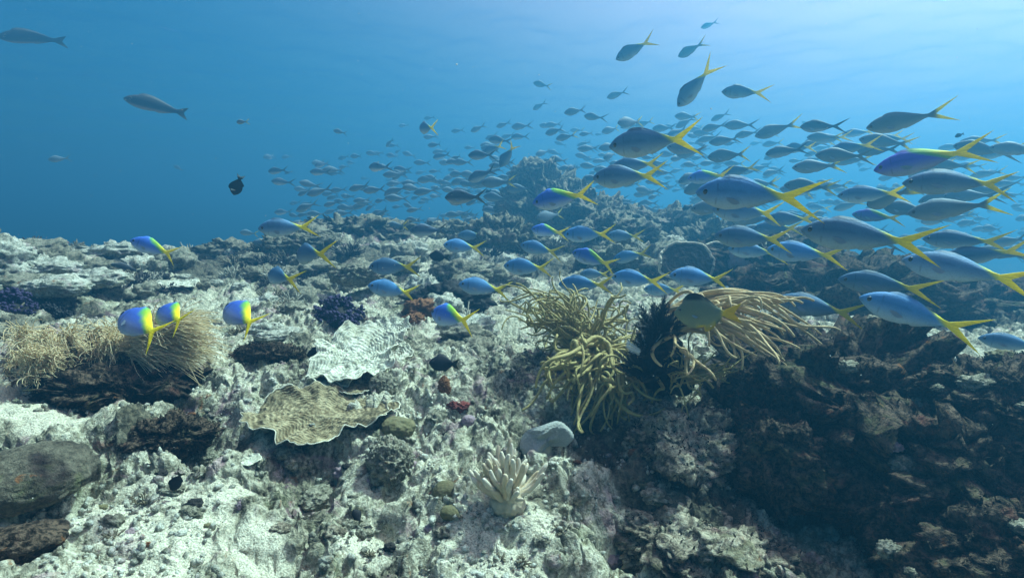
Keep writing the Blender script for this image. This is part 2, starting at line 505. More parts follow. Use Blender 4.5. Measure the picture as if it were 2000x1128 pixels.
M['black_shade_turf'] = plain_mat('black_shade_turf', (0.010, 0.009, 0.009), (0.022, 0.019, 0.017), 40, 0.004)  # black tufts and coral bases; also colours the shaded hollow rock
M['olive_head'] = plain_mat('olive_head', (0.11, 0.10, 0.045), (0.17, 0.15, 0.08), 45, 0.003)
M['purple'] = plain_mat('dark_purple', (0.022, 0.016, 0.05), (0.05, 0.035, 0.10), 60, 0.002)
M['rust'] = plain_mat('rust_sponge', (0.12, 0.048, 0.02), (0.20, 0.085, 0.032), 55, 0.004)
M['red'] = plain_mat('red_sponge', (0.17, 0.03, 0.022), (0.09, 0.02, 0.02), 60, 0.003)
M['pink_knob'] = plain_mat('pink_knob', (0.30, 0.22, 0.24), (0.20, 0.15, 0.18), 60, 0.003)
M['plate_rim'] = plain_mat('plate_rim', (0.70, 0.68, 0.55), (0.55, 0.53, 0.42), 40, 0.001)
M['disc_dark'] = plain_mat('disc_dark', (0.045, 0.038, 0.03), (0.075, 0.065, 0.05), 30, 0.004)
M['disc_rim'] = plain_mat('disc_rim', (0.50, 0.45, 0.34), (0.40, 0.36, 0.27), 40, 0.002)
M['leather'] = plain_mat('leather_coral', (0.46, 0.38, 0.25), (0.56, 0.48, 0.34), 40, 0.001, 0.75)
M['leather_tip'] = plain_mat('leather_tip', (0.62, 0.57, 0.46), (0.50, 0.44, 0.33), 60, 0.001, 0.75)
M['mushroom'] = plain_mat('mushroom_coral', (0.36, 0.38, 0.36), (0.28, 0.29, 0.27), 260, 0.003, 0.9)
M['rod_olive'] = plain_mat('rod_olive', (0.27, 0.22, 0.075), (0.42, 0.345, 0.15), 28, 0.004, 0.8)
M['rod_tan'] = plain_mat('rod_tan', (0.40, 0.29, 0.14), (0.56, 0.42, 0.23), 28, 0.004, 0.8)
M['feather_tan'] = plain_mat('feather_tan', (0.66, 0.54, 0.33), (0.85, 0.75, 0.53), 50, 0.001, 0.8, 0.2, 0.45)
M['feather_black'] = plain_mat('feather_black', (0.008, 0.008, 0.010), (0.016, 0.016, 0.018), 60, 0.001, 0.6)
M['white_glint'] = plain_mat('white_glint', (0.7, 0.75, 0.8), (0.5, 0.55, 0.6), 60, 0.0005, 0.5)  # white glints on the black feather star, coloured into whole arms

def px_size(n, Y):
    return n * Y / F

def crag(V, N_amp, seed):
    r_ = np.abs(vnoise(V, 9, seed)) + 0.5 * np.abs(vnoise(V, 21, seed + 1)) + 0.3 * np.abs(vnoise(V, 47, seed + 2))
    ctr = V.mean(0); d = V - ctr; d /= np.linalg.norm(d, axis=1, keepdims=True)
    V = V + d * (N_amp * (r_ - 0.45))[:, None]
    V[:, 2] += 0.35 * N_amp * vnoise(V, 13, seed + 4)
    V[:, 1] -= 0.5 * N_amp * smooth(vnoise(V * np.array([1, 1, 2.5]), 6, seed + 6), 0.0, 0.5)
    return V
def rock(name, px, py, Y, wx, wy, wz, mat, label, cat, sub=5, rough=0.3, seed=1, fine=0.07, group=None, lump=1.6, rot=0.0, snap=False, dy=0.0):
    c = at(px, py, Y) + np.array([0, dy, 0])
    if snap is not False:
        c = on(px, py + wz * snap * F / Y, 0) + np.array([0, 0.3 * wy, wz * snap])
    V_, F_ = blob(c, wx, wy, wz, sub, rough, seed, fine, lump, rot)
    if name in ('reef_ledge', 'coral_bommie', 'reef_outcrop') or (name == 'boulder' and mat in ('dark_rock', 'brown_rubble')) or (name == 'mound_coral' and wx > 0.14):
        V_ = crag(V_, (0.34 if name == 'reef_ledge' else 0.28) * (wx + wy + wz) / 3, seed)
    return put(name, (V_, F_), M[mat], label=label, cat=cat, group=group)

# the dark ledge at the right
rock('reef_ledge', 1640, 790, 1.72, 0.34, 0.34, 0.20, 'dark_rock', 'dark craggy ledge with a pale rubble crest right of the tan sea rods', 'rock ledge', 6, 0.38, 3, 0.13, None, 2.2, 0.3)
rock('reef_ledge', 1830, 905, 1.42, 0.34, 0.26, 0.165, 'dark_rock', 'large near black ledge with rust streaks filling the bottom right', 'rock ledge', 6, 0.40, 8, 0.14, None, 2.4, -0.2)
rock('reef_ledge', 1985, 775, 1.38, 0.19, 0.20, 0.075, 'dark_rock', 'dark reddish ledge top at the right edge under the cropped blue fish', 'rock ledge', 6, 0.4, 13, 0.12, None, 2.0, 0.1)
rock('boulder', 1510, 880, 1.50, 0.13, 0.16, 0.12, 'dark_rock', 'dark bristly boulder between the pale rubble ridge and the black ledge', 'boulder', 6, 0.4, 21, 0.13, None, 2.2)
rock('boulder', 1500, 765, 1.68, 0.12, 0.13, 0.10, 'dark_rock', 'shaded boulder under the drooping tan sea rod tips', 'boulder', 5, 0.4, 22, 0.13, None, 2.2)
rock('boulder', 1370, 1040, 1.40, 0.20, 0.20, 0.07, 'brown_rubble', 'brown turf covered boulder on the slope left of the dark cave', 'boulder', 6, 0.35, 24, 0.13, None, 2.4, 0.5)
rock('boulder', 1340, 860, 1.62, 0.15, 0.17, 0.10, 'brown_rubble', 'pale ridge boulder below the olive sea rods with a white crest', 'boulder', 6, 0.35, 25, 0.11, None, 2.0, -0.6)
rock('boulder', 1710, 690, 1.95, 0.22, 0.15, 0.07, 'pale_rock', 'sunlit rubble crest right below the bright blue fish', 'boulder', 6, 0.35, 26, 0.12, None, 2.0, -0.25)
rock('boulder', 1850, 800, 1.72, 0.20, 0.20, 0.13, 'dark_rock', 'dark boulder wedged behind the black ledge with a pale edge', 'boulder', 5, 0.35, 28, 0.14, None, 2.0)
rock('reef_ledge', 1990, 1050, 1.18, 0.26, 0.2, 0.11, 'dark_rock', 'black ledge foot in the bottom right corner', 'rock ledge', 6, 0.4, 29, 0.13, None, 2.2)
rock('boulder', 1285, 715, 1.76, 0.085, 0.06, 0.075, 'black_shade_turf', 'black rock added as the dark hollow in the heart of the sea rods', 'boulder', 5, 0.45, 94, 0.2, None, 2.8)  # added rock, its black colour makes the dark hollow
# small growths crusting the ledges
def crusts():
    r = np.random.default_rng(66)
    spots = []
    for o in [q for q in COL.objects if q.name.startswith('reef_ledge')]:
        n = len(o.data.vertices)
        co = np.empty(n * 3, np.float32); o.data.vertices.foreach_get('co', co); co = co.reshape(-1, 3) + np.array(o.location)
        no = np.empty(n * 3, np.float32); o.data.vertices.foreach_get('normal', no); no = no.reshape(-1, 3)
        ok = np.nonzero((no[:, 1] < 0.2) | (no[:, 2] > 0.6))[0]
        for q in r.choice(ok, 13): spots.append((co[q], no[q]))
    kinds_ = [('turf_rock', 'brown crust', 0.022), ('rust', 'rust orange sponge', 0.012), ('turf_rock', 'dull rubble crust', 0.016), ('olive_head', 'olive crust', 0.016), ('pink_knob', 'pinkish crust', 0.014)]
    for i, (p, nn) in enumerate(spots):
        mk, cn, s0 = kinds_[int(r.choice([0, 0, 1, 2, 2, 3, 4]))]
        s = s0 * r.uniform(0.6, 1.5)
        put('crust_coral', blob(p, s * r.uniform(0.9, 1.8), s, s * r.uniform(0.5, 0.9), 4, 0.45, 700 + i, 0.2, 2.6), M[mk],
            label='small %s among others growing on the black ledges' % cn, cat='crust', group='%s patches on the ledges' % cn)
crusts()
# the reef behind it, its shadow put into the dark rock colour
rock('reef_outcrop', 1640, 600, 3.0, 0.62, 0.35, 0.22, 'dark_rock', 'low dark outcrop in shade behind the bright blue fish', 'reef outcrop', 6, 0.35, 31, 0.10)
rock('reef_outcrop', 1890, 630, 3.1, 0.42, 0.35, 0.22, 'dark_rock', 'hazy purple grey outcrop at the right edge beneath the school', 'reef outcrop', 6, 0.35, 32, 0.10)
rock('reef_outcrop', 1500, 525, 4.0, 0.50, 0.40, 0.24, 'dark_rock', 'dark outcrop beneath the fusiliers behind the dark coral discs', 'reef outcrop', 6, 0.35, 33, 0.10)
# the bommie and the ridges of the skyline
rock('coral_bommie', 1060, 430, 6.6, 0.44, 0.44, 0.50, 'far_rock', 'tall hazy coral tower rising above the skyline behind the school', 'coral tower', 6, 0.42, 41, 0.12, None, 2.2)
rock('coral_bommie', 1118, 430, 6.2, 0.40, 0.35, 0.34, 'far_rock', 'bushy rounded shoulder of the tower on its right side', 'coral tower', 6, 0.35, 42, 0.14, None, 2.2)
rock('coral_bommie', 1036, 345, 6.6, 0.19, 0.19, 0.17, 'far_rock', 'knobbly cap on top of the hazy coral tower', 'coral tower', 5, 0.4, 43, 0.12)
rock('reef_outcrop', 1285, 452, 5.8, 0.46, 0.40, 0.20, 'far_rock', 'low rounded ridge on the skyline right of the coral tower', 'reef outcrop', 6, 0.38, 44, 0.12, None, 2.2)
rock('reef_outcrop', 1200, 470, 5.2, 0.42, 0.35, 0.18, 'far_rock', 'hazy lumpy slope at the foot of the coral tower', 'reef outcrop', 6, 0.38, 45, 0.12, None, 2.4)
rock('reef_outcrop', 1240, 530, 4.4, 0.46, 0.30, 0.22, 'turf_rock', 'dark outcrop left of the big dark coral disc', 'reef outcrop', 6, 0.38, 46, 0.12, None, 2.2)
rock('reef_outcrop', 980, 480, 5.0, 0.36, 0.35, 0.22, 'far_rock', 'grey outcrop below the tower left of the blue fusiliers', 'reef outcrop', 6, 0.38, 47, 0.12, None, 2.2)
rock('reef_outcrop', 690, 462, 5.6, 0.62, 0.40, 0.15, 'far_rock', 'long low hump of reef on the middle skyline', 'reef outcrop', 6, 0.38, 48, 0.12, None, 2.8)
rock('reef_outcrop', 590, 480, 4.9, 0.30, 0.30, 0.13, 'far_rock', 'grey knobbly outcrop under the fusilier on the skyline', 'reef outcrop', 6, 0.38, 49, 0.12, None, 2.6)
rock('reef_outcrop', 455, 490, 5.0, 0.30, 0.25, 0.08, 'far_rock', 'dim bluish hump where the left skyline dips', 'reef outcrop', 5, 0.38, 50, 0.12, None, 2.2)
rock('mound_coral', 75, 488, 3.9, 0.16, 0.16, 0.075, 'turf_rock', 'flat topped olive coral head on the left skyline', 'coral head', 5, 0.3, 51, 0.10)
rock('mound_coral', 225, 492, 4.2, 0.24, 0.2, 0.06, 'pale_rock', 'broad pale coral head on the skyline near the blue and yellow fish', 'coral head', 5, 0.35, 52, 0.12, None, 2.4)
rock('mound_coral', 0, 500, 3.3, 0.16, 0.2, 0.09, 'pale_rock', 'pinkish coral head cut by the left edge on the skyline', 'coral head', 5, 0.3, 53, 0.1)
rock('reef_outcrop', 945, 545, 3.9, 0.26, 0.2, 0.10, 'turf_rock', 'dark outcrop behind the two black damselfish', 'reef outcrop', 5, 0.38, 54, 0.14, None, 2.4)
rock('reef_outcrop', 880, 590, 3.2, 0.24, 0.16, 0.09, 'black_shade_turf', 'black shaded outcrop beyond the rust sponge', 'reef outcrop', 5, 0.4, 55, 0.16, None, 2.6)
rock('reef_outcrop', 1160, 440, 6.0, 0.42, 0.4, 0.26, 'far_rock', 'sloping ridge joining the coral tower to the low ridge at its right', 'reef outcrop', 6, 0.42, 91, 0.14, None, 2.6)
rock('reef_outcrop', 1400, 488, 5.2, 0.40, 0.35, 0.20, 'far_rock', 'hazy ridge behind the dark coral discs', 'reef outcrop', 6, 0.42, 92, 0.14, None, 2.6)
rock('reef_outcrop', 880, 470, 5.8, 0.42, 0.35, 0.14, 'far_rock', 'broken ridge on the skyline left of the coral tower', 'reef outcrop', 6, 0.42, 93, 0.14, None, 2.8)
# foreground heads
rock('brain_coral', 50, 930, 1.36, 0.15, 0.16, 0.064, 'brown_massive', 'big dark brown domed coral at the left edge of the foreground', 'coral', 6, 0.10, 61, 0.035, None, 1.4, 0.2)
rock('boulder', 30, 1062, 1.16, 0.075, 0.06, 0.028, 'dark_rock', 'dark flat stone in the bottom left corner', 'boulder', 5, 0.25, 62, 0.05, snap=0.5)
rock('boulder', 230, 752, 1.94, 0.27, 0.13, 0.065, 'dark_rock', 'black rock coloured as the shadow beneath the feathery tan coral', 'boulder', 6, 0.5, 63, 0.2, None, 3.2)  # black colour stands in for the shadow cave under the coral
rock('boulder', 330, 850, 1.66, 0.12, 0.09, 0.045, 'dark_rock', 'dark rubble mound with red sponge specks left of the tan plate coral', 'boulder', 6, 0.4, 64, 0.16, None, 2.6)
rock('boulder', 760, 905, 1.50, 0.058, 0.06, 0.062, 'turf_rock', 'upright turf covered knob below the small olive coral head', 'boulder', 6, 0.35, 65, 0.14, None, 2.2, snap=0.5)
rock('boulder', 615, 975, 1.42, 0.055, 0.05, 0.025, 'turf_rock', 'purple grey stone beside a dark hollow in the foreground', 'boulder', 5, 0.35, 66, 0.14, None, 2.2, snap=0.5)
rock('boulder', 745, 755, 1.88, 0.045, 0.04, 0.04, 'turf_rock', 'small knobbly stone at the foot of the white ruffled coral', 'boulder', 5, 0.35, 67, 0.14, None, 2.2, snap=0.5)
rock('mound_coral', 776, 838, 1.62, 0.052, 0.045, 0.036, 'olive_head', 'smooth olive coral head beside the rim of the tan plate coral', 'coral head', 5, 0.16, 68, 0.02, None, 1.8, snap=0.5)
rock('mound_coral', 870, 965, 1.42, 0.035, 0.035, 0.030, 'olive_head', 'round brown coral head left of the finger coral', 'coral head', 5, 0.10, 69, 0.02, None, 1.4, snap=0.5)
rock('mound_coral', 878, 1003, 1.38, 0.024, 0.02, 0.018, 'olive_head', 'tiny brown coral head just below the round brown one', 'coral head', 4, 0.12, 70, 0.02, None, 1.4, snap=0.5)
rock('mound_coral', 915, 825, 1.68, 0.024, 0.022, 0.022, 'pink_knob', 'small pinkish ball coral near the red sponge', 'coral head', 5, 0.08, 71, 0.05, None, 1.4, snap=0.5)
rock('sponge', 820, 605, 2.75, 0.085, 0.07, 0.055, 'rust', 'rust orange sponge behind the vivid blue and green fish', 'sponge', 5, 0.4, 72, 0.14, None, 2.4, snap=0.5)
rock('sponge', 808, 625, 2.66, 0.05, 0.05, 0.03, 'rust', 'lower rust sponge lobe beside a pale stone', 'sponge', 5, 0.4, 73, 0.14, None, 2.4, snap=0.5)
rock('sponge', 895, 795, 1.78, 0.035, 0.025, 0.016, 'red', 'red sponge crust in a dark crevice near the pink ball coral', 'sponge', 5, 0.4, 74, 0.14, None, 2.4, snap=0.5)
rock('sponge', 868, 760, 1.92, 0.022, 0.02, 0.035, 'rust', 'upright orange sponge by the black fish on the rubble', 'sponge', 5, 0.4, 75, 0.14, None, 2.4, snap=0.5)
rock('sponge', 330, 830, 1.68, 0.03, 0.02, 0.014, 'red', 'red sponge crust on the dark mound left of the plate coral', 'sponge', 5, 0.4, 76, 0.14, None, 2.4, snap=0.5)
rock('sponge', 1985, 600, 2.9, 0.09, 0.08, 0.05, 'red', 'red soft growth at the right edge below the school', 'sponge', 5, 0.4, 77, 0.14, None, 2.4)
rock('sponge', 1455, 510, 3.7, 0.10, 0.10, 0.14, 'pink_knob', 'pinkish barrel sponge right of the dark coral discs', 'sponge', 5, 0.2, 78, 0.10, None, 1.8)
rock('mound_coral', 530, 655, 2.45, 0.13, 0.10, 0.03, 'pale_rock', 'flat pale slab overhanging a dark hollow in the middle distance', 'coral head', 5, 0.22, 79, 0.06, None, 1.6, snap=0.5)
rock('boulder', 520, 690, 2.36, 0.12, 0.07, 0.035, 'dark_rock', 'rock coloured black as the dark hollow under the flat pale slab', 'boulder', 5, 0.3, 80, 0.12, None, 2.2, snap=0.5)  # darkness of the hollow put into this rock's colour
rock('mound_coral', 1000, 590, 2.9, 0.07, 0.06, 0.035, 'pale_rock', 'pale coral head at the tips of the upper olive sea rods', 'coral head', 5, 0.3, 81, 0.1, snap=0.5)
rock('mound_coral', 700, 535, 3.6, 0.16, 0.12, 0.07, 'turf_rock', 'brushy brown coral head left of the paired fusiliers', 'coral head', 5, 0.3, 82, 0.16, None, 2.8)
rock('mound_coral', 110, 560, 2.9, 0.17, 0.12, 0.05, 'pale_rock', 'smooth grey coral mound at left behind the dark bush', 'coral head', 5, 0.2, 83, 0.06)
rock('mound_coral', 190, 545, 3.2, 0.16, 0.12, 0.045, 'pale_rock', 'low pale mound below the dark slender fish', 'coral head', 5, 0.25, 84, 0.06)
rock('mound_coral', 90, 525, 3.4, 0.20, 0.15, 0.05, 'pale_rock', 'tan rubble mound on the left reef rim', 'coral head', 5, 0.3, 85, 0.1, None, 2.4)

# far coral knobs scattered over the reef slope
kinds = [('far_rock', 'grey brown'), ('turf_rock', 'dark brown'), ('pale_rock', 'pale')]
k = 0; tries = 0
while k < 120 and tries < 900:
    tries += 1
    px, py = RNG.uniform(-60, 1500), RNG.uniform(470, 700)
    p = hit_base(px, py)
    if p[1] > 7.2 or (940 < px < 1600 and py > 545) or (30 < px < 470 and py > 590) or (590 < px < 850 and py > 600): continue
    s = RNG.uniform(0.035, 0.12) * (0.6 + 0.12 * p[1])
    mk, cn = kinds[int(RNG.integers(0, 3))]
    zone = 'left' if px < 480 else ('middle' if px < 950 else 'right')
    V_, F_ = blob((p[0], p[1], gz(p[0], p[1]) + s * 0.25), s * RNG.uniform(0.8, 1.4), s * RNG.uniform(0.8, 1.3), s * RNG.uniform(0.45, 0.95), 4, 0.4, 200 + k, 0.2, 2.4)
    put('lumpy_coral', (V_, F_), M[mk], label='%s coral knob among others on the %s of the hazy reef slope' % (cn, zone), cat='coral knob', group='%s coral knobs on the %s slope' % (cn, zone))
    k += 1

# bushy branching corals of the slope
def bush(c, R_, n, rad, seed, up=0.7):
    r = np.random.default_rng(seed); parts = []
    for i in range(n):
        d = r.normal(0, 1, 3); d[2] = abs(d[2]) * up + 0.25; d /= np.linalg.norm(d)
        l = R_ * r.uniform(0.7, 1.1)
        b0 = c + np.array([d[0], d[1], 0]) * R_ * 0.25
        m = b0 + d * l * 0.55 + r.normal(0, R_ * 0.06, 3)
        parts.append(tube(np.array([b0, m, m + (d + r.normal(0, 0.25, 3)) * l * 0.5]), rad * np.array([1.3, 1.0, 0.6]), 5))
        for q in range(3):
            d2 = d + r.normal(0, 0.6, 3); d2 /= np.linalg.norm(d2)
            s0 = b0 + d * l * r.uniform(0.35, 0.8)
            parts.append(tube(np.array([s0, s0 + d2 * l * 0.2, s0 + d2 * l * 0.36]), rad * np.array([0.9, 0.8, 0.5]), 5))
    return join(parts)
M['bush_brown'] = plain_mat('bush_brown', (0.13, 0.11, 0.07), (0.22, 0.19, 0.13), 40, 0.001)
M['bush_dark'] = plain_mat('bush_dark', (0.030, 0.028, 0.026), (0.06, 0.05, 0.045), 40, 0.001)
M['bush_grey'] = plain_mat('bush_grey', (0.26, 0.25, 0.20), (0.38, 0.36, 0.29), 40, 0.001)
bk = [('bush_brown', 'brown'), ('bush_dark', 'near black'), ('bush_grey', 'pale grey')]
k = 0; tries = 0
while k < 75 and tries < 900:
    tries += 1
    px, py = RNG.uniform(-40, 1300), RNG.uniform(472, 660)
    if (940 < px < 1600 and py > 545) or (20 < px < 470 and py > 585) or (600 < px < 860 and py > 575): continue
    p = on(px, py)
    if p[1] > 6.8: continue
    mk, cn = bk[int(RNG.choice([0, 0, 1, 1, 2]))]
    zone = 'left' if px < 480 else ('middle' if px < 950 else 'right')
    put('branching_coral', bush(p, RNG.uniform(0.05, 0.10) * (0.6 + 0.12 * p[1]), 26, 0.0035 + 0.0006 * p[1], 500 + k), M[mk],
        label='%s branching coral bush among others on the %s of the reef slope' % (cn, zone), cat='branching coral', group='%s branching corals on the %s slope' % (cn, zone))
    k += 1

# little growths dotted over the foreground rubble
k = 0; tries = 0
small = [('pink_knob', 'pinkish crust', 0.016), ('olive_head', 'olive coral nub', 0.013), ('rust', 'rust sponge dab', 0.010), ('black_shade_turf', 'black tuft', 0.012), ('turf_rock', 'brown turf lump', 0.022), ('brown_rubble', 'brown rubble lump', 0.026), ('bush_brown', 'brown branching tuft', 0.022)]
while k < 80 and tries < 900:
    tries += 1
    px, py = RNG.uniform(180, 1330), RNG.uniform(690, 1105)
    if (470 < px < 850 and py < 880) or (910 < px < 1120 and 800 < py < 1010) or (1040 < px < 1300 and py < 850): continue
    mk, cn, s0 = small[int(RNG.choice([0, 0, 1, 2, 3, 4, 4, 5, 5, 6, 6]))]
    p = on(px, py); s = s0 * RNG.uniform(0.6, 1.4)
    zone = 'left' if px < 620 else 'right'
    if mk == 'bush_brown': V_, F_ = bush(p, s, 16, 0.0016, 900 + k)
    else: V_, F_ = blob(p, s * RNG.uniform(0.8, 1.6), s, s * RNG.uniform(0.5, 1.0), 4, 0.45, 900 + k, 0.22, 2.6)
    put('rubble_growth', (V_, F_), M[mk], label='%s among others on the %s half of the foreground rubble' % (cn, zone), cat='reef growth', group='%ss on the %s foreground rubble' % (cn, zone))
    k += 1

# loose rubble: countless small fragments lying over the foreground
def rubble(n=7000):
    px = RNG.uniform(-150, 1500, n * 2); py = RNG.uniform(640, 1180, n * 2)
    Y = 0.9 + 1.9 * RNG.random(n * 2) ** 1.3
    X = (px - 1000) / F * Y
    keep = np.ones(n * 2, bool)
    XY = np.stack([X, Y], 1)[keep][:n]
    patch = vnoise(XY, 5.0, 91)
    XY = XY[patch > -0.25]
    z = ground_z(XY)
    V0, F0 = ico(1); m = len(V0)
    n = len(XY)
    s = 0.0028 + 0.009 * RNG.random(n) ** 3
    sc = s[:, None] * RNG.uniform(0.6, 1.6, (n, 3))
    th = RNG.uniform(0, 6.28, n); c, sn = np.cos(th), np.sin(th)
    V = V0[None] * RNG.uniform(0.65, 1.25, (n, m, 1)) * sc[:, None, :]
    x = V[..., 0] * c[:, None] - V[..., 1] * sn[:, None]; y = V[..., 0] * sn[:, None] + V[..., 1] * c[:, None]
    W = np.stack([x + XY[:, :1], y + XY[:, 1:], V[..., 2] + z[:, None] + s[:, None] * 0.3], -1).reshape(-1, 3)
    Fc = (F0[None] + (np.arange(n) * m)[:, None, None]).reshape(-1, 4)
    return W, Fc
obj('coral_rubble', mesh('coral_rubble', *rubble(), M['pale_rock']), kind='stuff')

# dark bristly turf algae on the ledges and in the hollows
def turf(regions, n, h, mat, name):
    Vs, Fs = [], []
    dg = bpy.context.evaluated_depsgraph_get()
    tot = 0
    for o, cnt in regions:
        me = o.data; nv = len(me.vertices)
        co = np.empty(nv * 3, np.float32); me.vertices.foreach_get("co", co); co = co.reshape(-1, 3) + np.array(o.location)
        no = np.empty(nv * 3, np.float32); me.vertices.foreach_get("normal", no); no = no.reshape(-1, 3)
        f = np.nonzero((no[:, 1] < 0.5))[0]
        idx = RNG.choice(f, cnt)
        P, N = co[idx] + RNG.normal(0, 0.002, (cnt, 3)), no[idx]
        d = N + RNG.normal(0, 0.55, (cnt, 3)); d[:, 2] += 0.25; d /= np.linalg.norm(d, axis=1, keepdims=True)
        side = np.cross(d, RNG.normal(0, 1, (cnt, 3))); side /= np.linalg.norm(side, axis=1, keepdims=True)
        L = h * RNG.uniform(0.4, 1.5, (cnt, 1)); w = 0.0016 * RNG.uniform(0.6, 1.6, (cnt, 1))
        droop = np.array([0, 0, -0.25]) * L
        a, b = P - side * w - d * 0.003, P + side * w - d * 0.003
        c1, c2 = P + d * L * 0.55 + side * w * 0.8, P + d * L * 0.55 - side * w * 0.8
        t_ = P + d * L + droop
        V = np.stack([a, b, c1, c2, t_], 1).reshape(-1, 3)
        base = (np.arange(cnt) * 5)[:, None] + tot
        Fs.append(np.concatenate([base + np.array([[0, 1, 2, 3]]), base + np.array([[3, 2, 4, 4]])]))
        Vs.append(V); tot += len(V)
    obj(name, mesh(name, np.concatenate(Vs), np.concatenate(Fs), M[mat]), kind='stuff')
led = [o for o in COL.objects if o.name.startswith(('reef_ledge',))]
bou = [o for o in COL.objects if o.name.startswith('boulder') and o.data.materials[0].name in ('dark_rock', 'brown_rubble') and max(o.dimensions) > 0.2]
M['turf_brown'] = plain_mat('turf_brown', (0.018, 0.014, 0.010), (0.055, 0.044, 0.03), 9, 0.001, 0.85, 0.1, 0.2)
turf([(o, 3800) for o in led] + [(o, 1600) for o in bou], 0, 0.010, 'turf_brown', 'turf_algae')
# ------------------------------------------------------------------ soft corals and plates
def bez(p0, p1, p2, p3, n):
    t = np.linspace(0, 1, n)[:, None]
    return (1 - t) ** 3 * p0 + 3 * (1 - t) ** 2 * t * p1 + 3 * (1 - t) * t * t * p2 + t ** 3 * p3

def wav(path, amp, freq, seed):
    n = len(path); t = np.linspace(0, 1, n)
    r = np.random.default_rng(seed)
    ph = r.uniform(0, 6.28, 3); f = freq * r.uniform(0.7, 1.3, 3)
    off = np.stack([np.sin(f[k] * t * 6.28 + ph[k]) for k in range(3)], 1) * amp * (t[:, None] ** 1.0)
    return path + off

def rod_colony(name, label, base, targets, mat, rad, lift, group=None, n=20, base_r=0.035, stalk_mat=None, wob=0.012, jit=1.0):
    e = empty(name, base, label, 'soft coral', group)
    V, Fc = blob(base + np.array([0, 0, -0.01]), base_r * 1.2, base_r, base_r * 1.1, 4, 0.3, 5, 0.08)
    obj('holdfast', mesh('holdfast', V - base, Fc, M[stalk_mat or mat]), e)
    for i, tg in enumerate(targets):
        r = np.random.default_rng(i * 7 + len(targets))
        b0 = base + r.normal(0, base_r * 0.45, 3)
        dv = tg - b0; L = np.linalg.norm(dv)
        up = np.array([0, 0, 1.0])
        c1 = b0 + dv * 0.30 + up * L * (lift + jit * r.normal(0, 0.10)) + jit * r.normal(0, 0.03, 3)
        c2 = b0 + dv * 0.80 + up * L * (lift * 0.7 + jit * r.normal(0, 0.10)) + jit * r.normal(0, 0.025, 3)
        P = wav(bez(b0, c1, c2, tg, n), wob * r.uniform(0.5, 1.5), r.uniform(0.8, 1.8), i + 3)
        rr = rad * r.uniform(0.8, 1.15) * np.interp(np.linspace(0, 1, n), [0, 0.15, 0.7, 1], [1.25, 1.05, 0.82, 0.45])
        parts = [tube(P, rr, 7)]
        if r.random() < 0.55:                       # a fork
            k = int(n * r.uniform(0.3, 0.55)); q0 = P[k]
            tgt2 = tg + r.normal(0, 0.05, 3) + np.array([0, 0, r.uniform(-0.03, 0.05)])
            Q = wav(bez(q0, P[min(k + 4, n - 1)] + r.normal(0, 0.015, 3), q0 + (tgt2 - q0) * 0.75 + up * 0.03, tgt2, n - 4), wob * 0.7, 1.3, i + 90)
            parts.append(tube(Q, rr[k] * np.linspace(0.95, 0.55, n - 4), 7))
        V, Fc = join(parts)
        obj('branch', mesh('branch', V - base, Fc, M[mat]), e)
    return e

def targets_in(px0, px1, py0, py1, Y0, Y1, n, seed, shape=None):
    r = np.random.default_rng(seed); out = []
    while len(out) < n:
        x, y = r.uniform(px0, px1), r.uniform(py0, py1)
        if shape and not shape(x, y): continue
        Yt = r.uniform(Y0, Y1); out.append(at(x, y, min(Yt, hit(x, y)[1] - r.uniform(0.01, 0.05))))
    return out

# olive sea rods: an upper fan leaning left, a lower tangle hanging over the rubble, a tan colony streaming right
rod_colony('sea_rod_coral', 'bushy olive sea rod colony leaning left, above the hanging tangle', at(1150, 690, 2.0),
           targets_in(975, 1270, 555, 690, 1.85, 2.2, 95, 1, lambda x, y: y > 550 + abs(x - 1060) * 0.25 and y < 650 + (x - 975) * 0.35), 'rod_olive', 0.0054, 0.20, None, 22, 0.05, None, 0.028)
rod_colony('sea_rod_coral', 'tangle of olive sea rods hanging down over the pale rubble', at(1170, 700, 1.82),
           targets_in(1055, 1310, 715, 850, 1.58, 1.80, 62, 2, lambda x, y: y < 850 - abs(x - 1190) * 0.35), 'rod_olive', 0.0068, 0.30, None, 26, 0.05, None, 0.032)
tan_targets = targets_in(1390, 1560, 585, 725, 1.48, 1.74, 50, 3, lambda x, y: y > 555 + (x - 1400) * 0.12 and y < 700 + (x - 1400) * 0.1) + [
    at(1628, 661, 1.58), at(1575, 640, 1.6), at(1530, 598, 1.62), at(1535, 715, 1.52), at(1600, 655, 1.62), at(1520, 690, 1.5), at(1540, 660, 1.55)]
rod_colony('sea_rod_coral', 'tan sea rod colony with thick rods streaming right behind the yellow finned fish', at(1290, 640, 1.74), tan_targets, 'rod_tan', 0.0064, 0.30, None, 28, 0.045, 'black_shade_turf', 0.016, 0.9)
rod_colony('sea_rod_coral', 'thin olive sea rods in shade beneath the tan streaming colony', at(1330, 745, 1.66),
           targets_in(1300, 1455, 680, 790, 1.55, 1.70, 36, 4, lambda x, y: y < 780 - (x - 1300) * 0.25), 'rod_olive', 0.0036, 0.14, None, 16, 0.03, 'black_shade_turf', 0.010)
rod_colony('sea_rod_coral', 'small pair of tan rods curling out of the black feather star', at(1315, 665, 1.58),
           [at(1290, 715, 1.52), at(1310, 700, 1.5), at(1335, 735, 1.53), at(1345, 725, 1.5)], 'rod_tan', 0.0055, 0.1, None, 16, 0.02, 'black_shade_turf', 0.008)

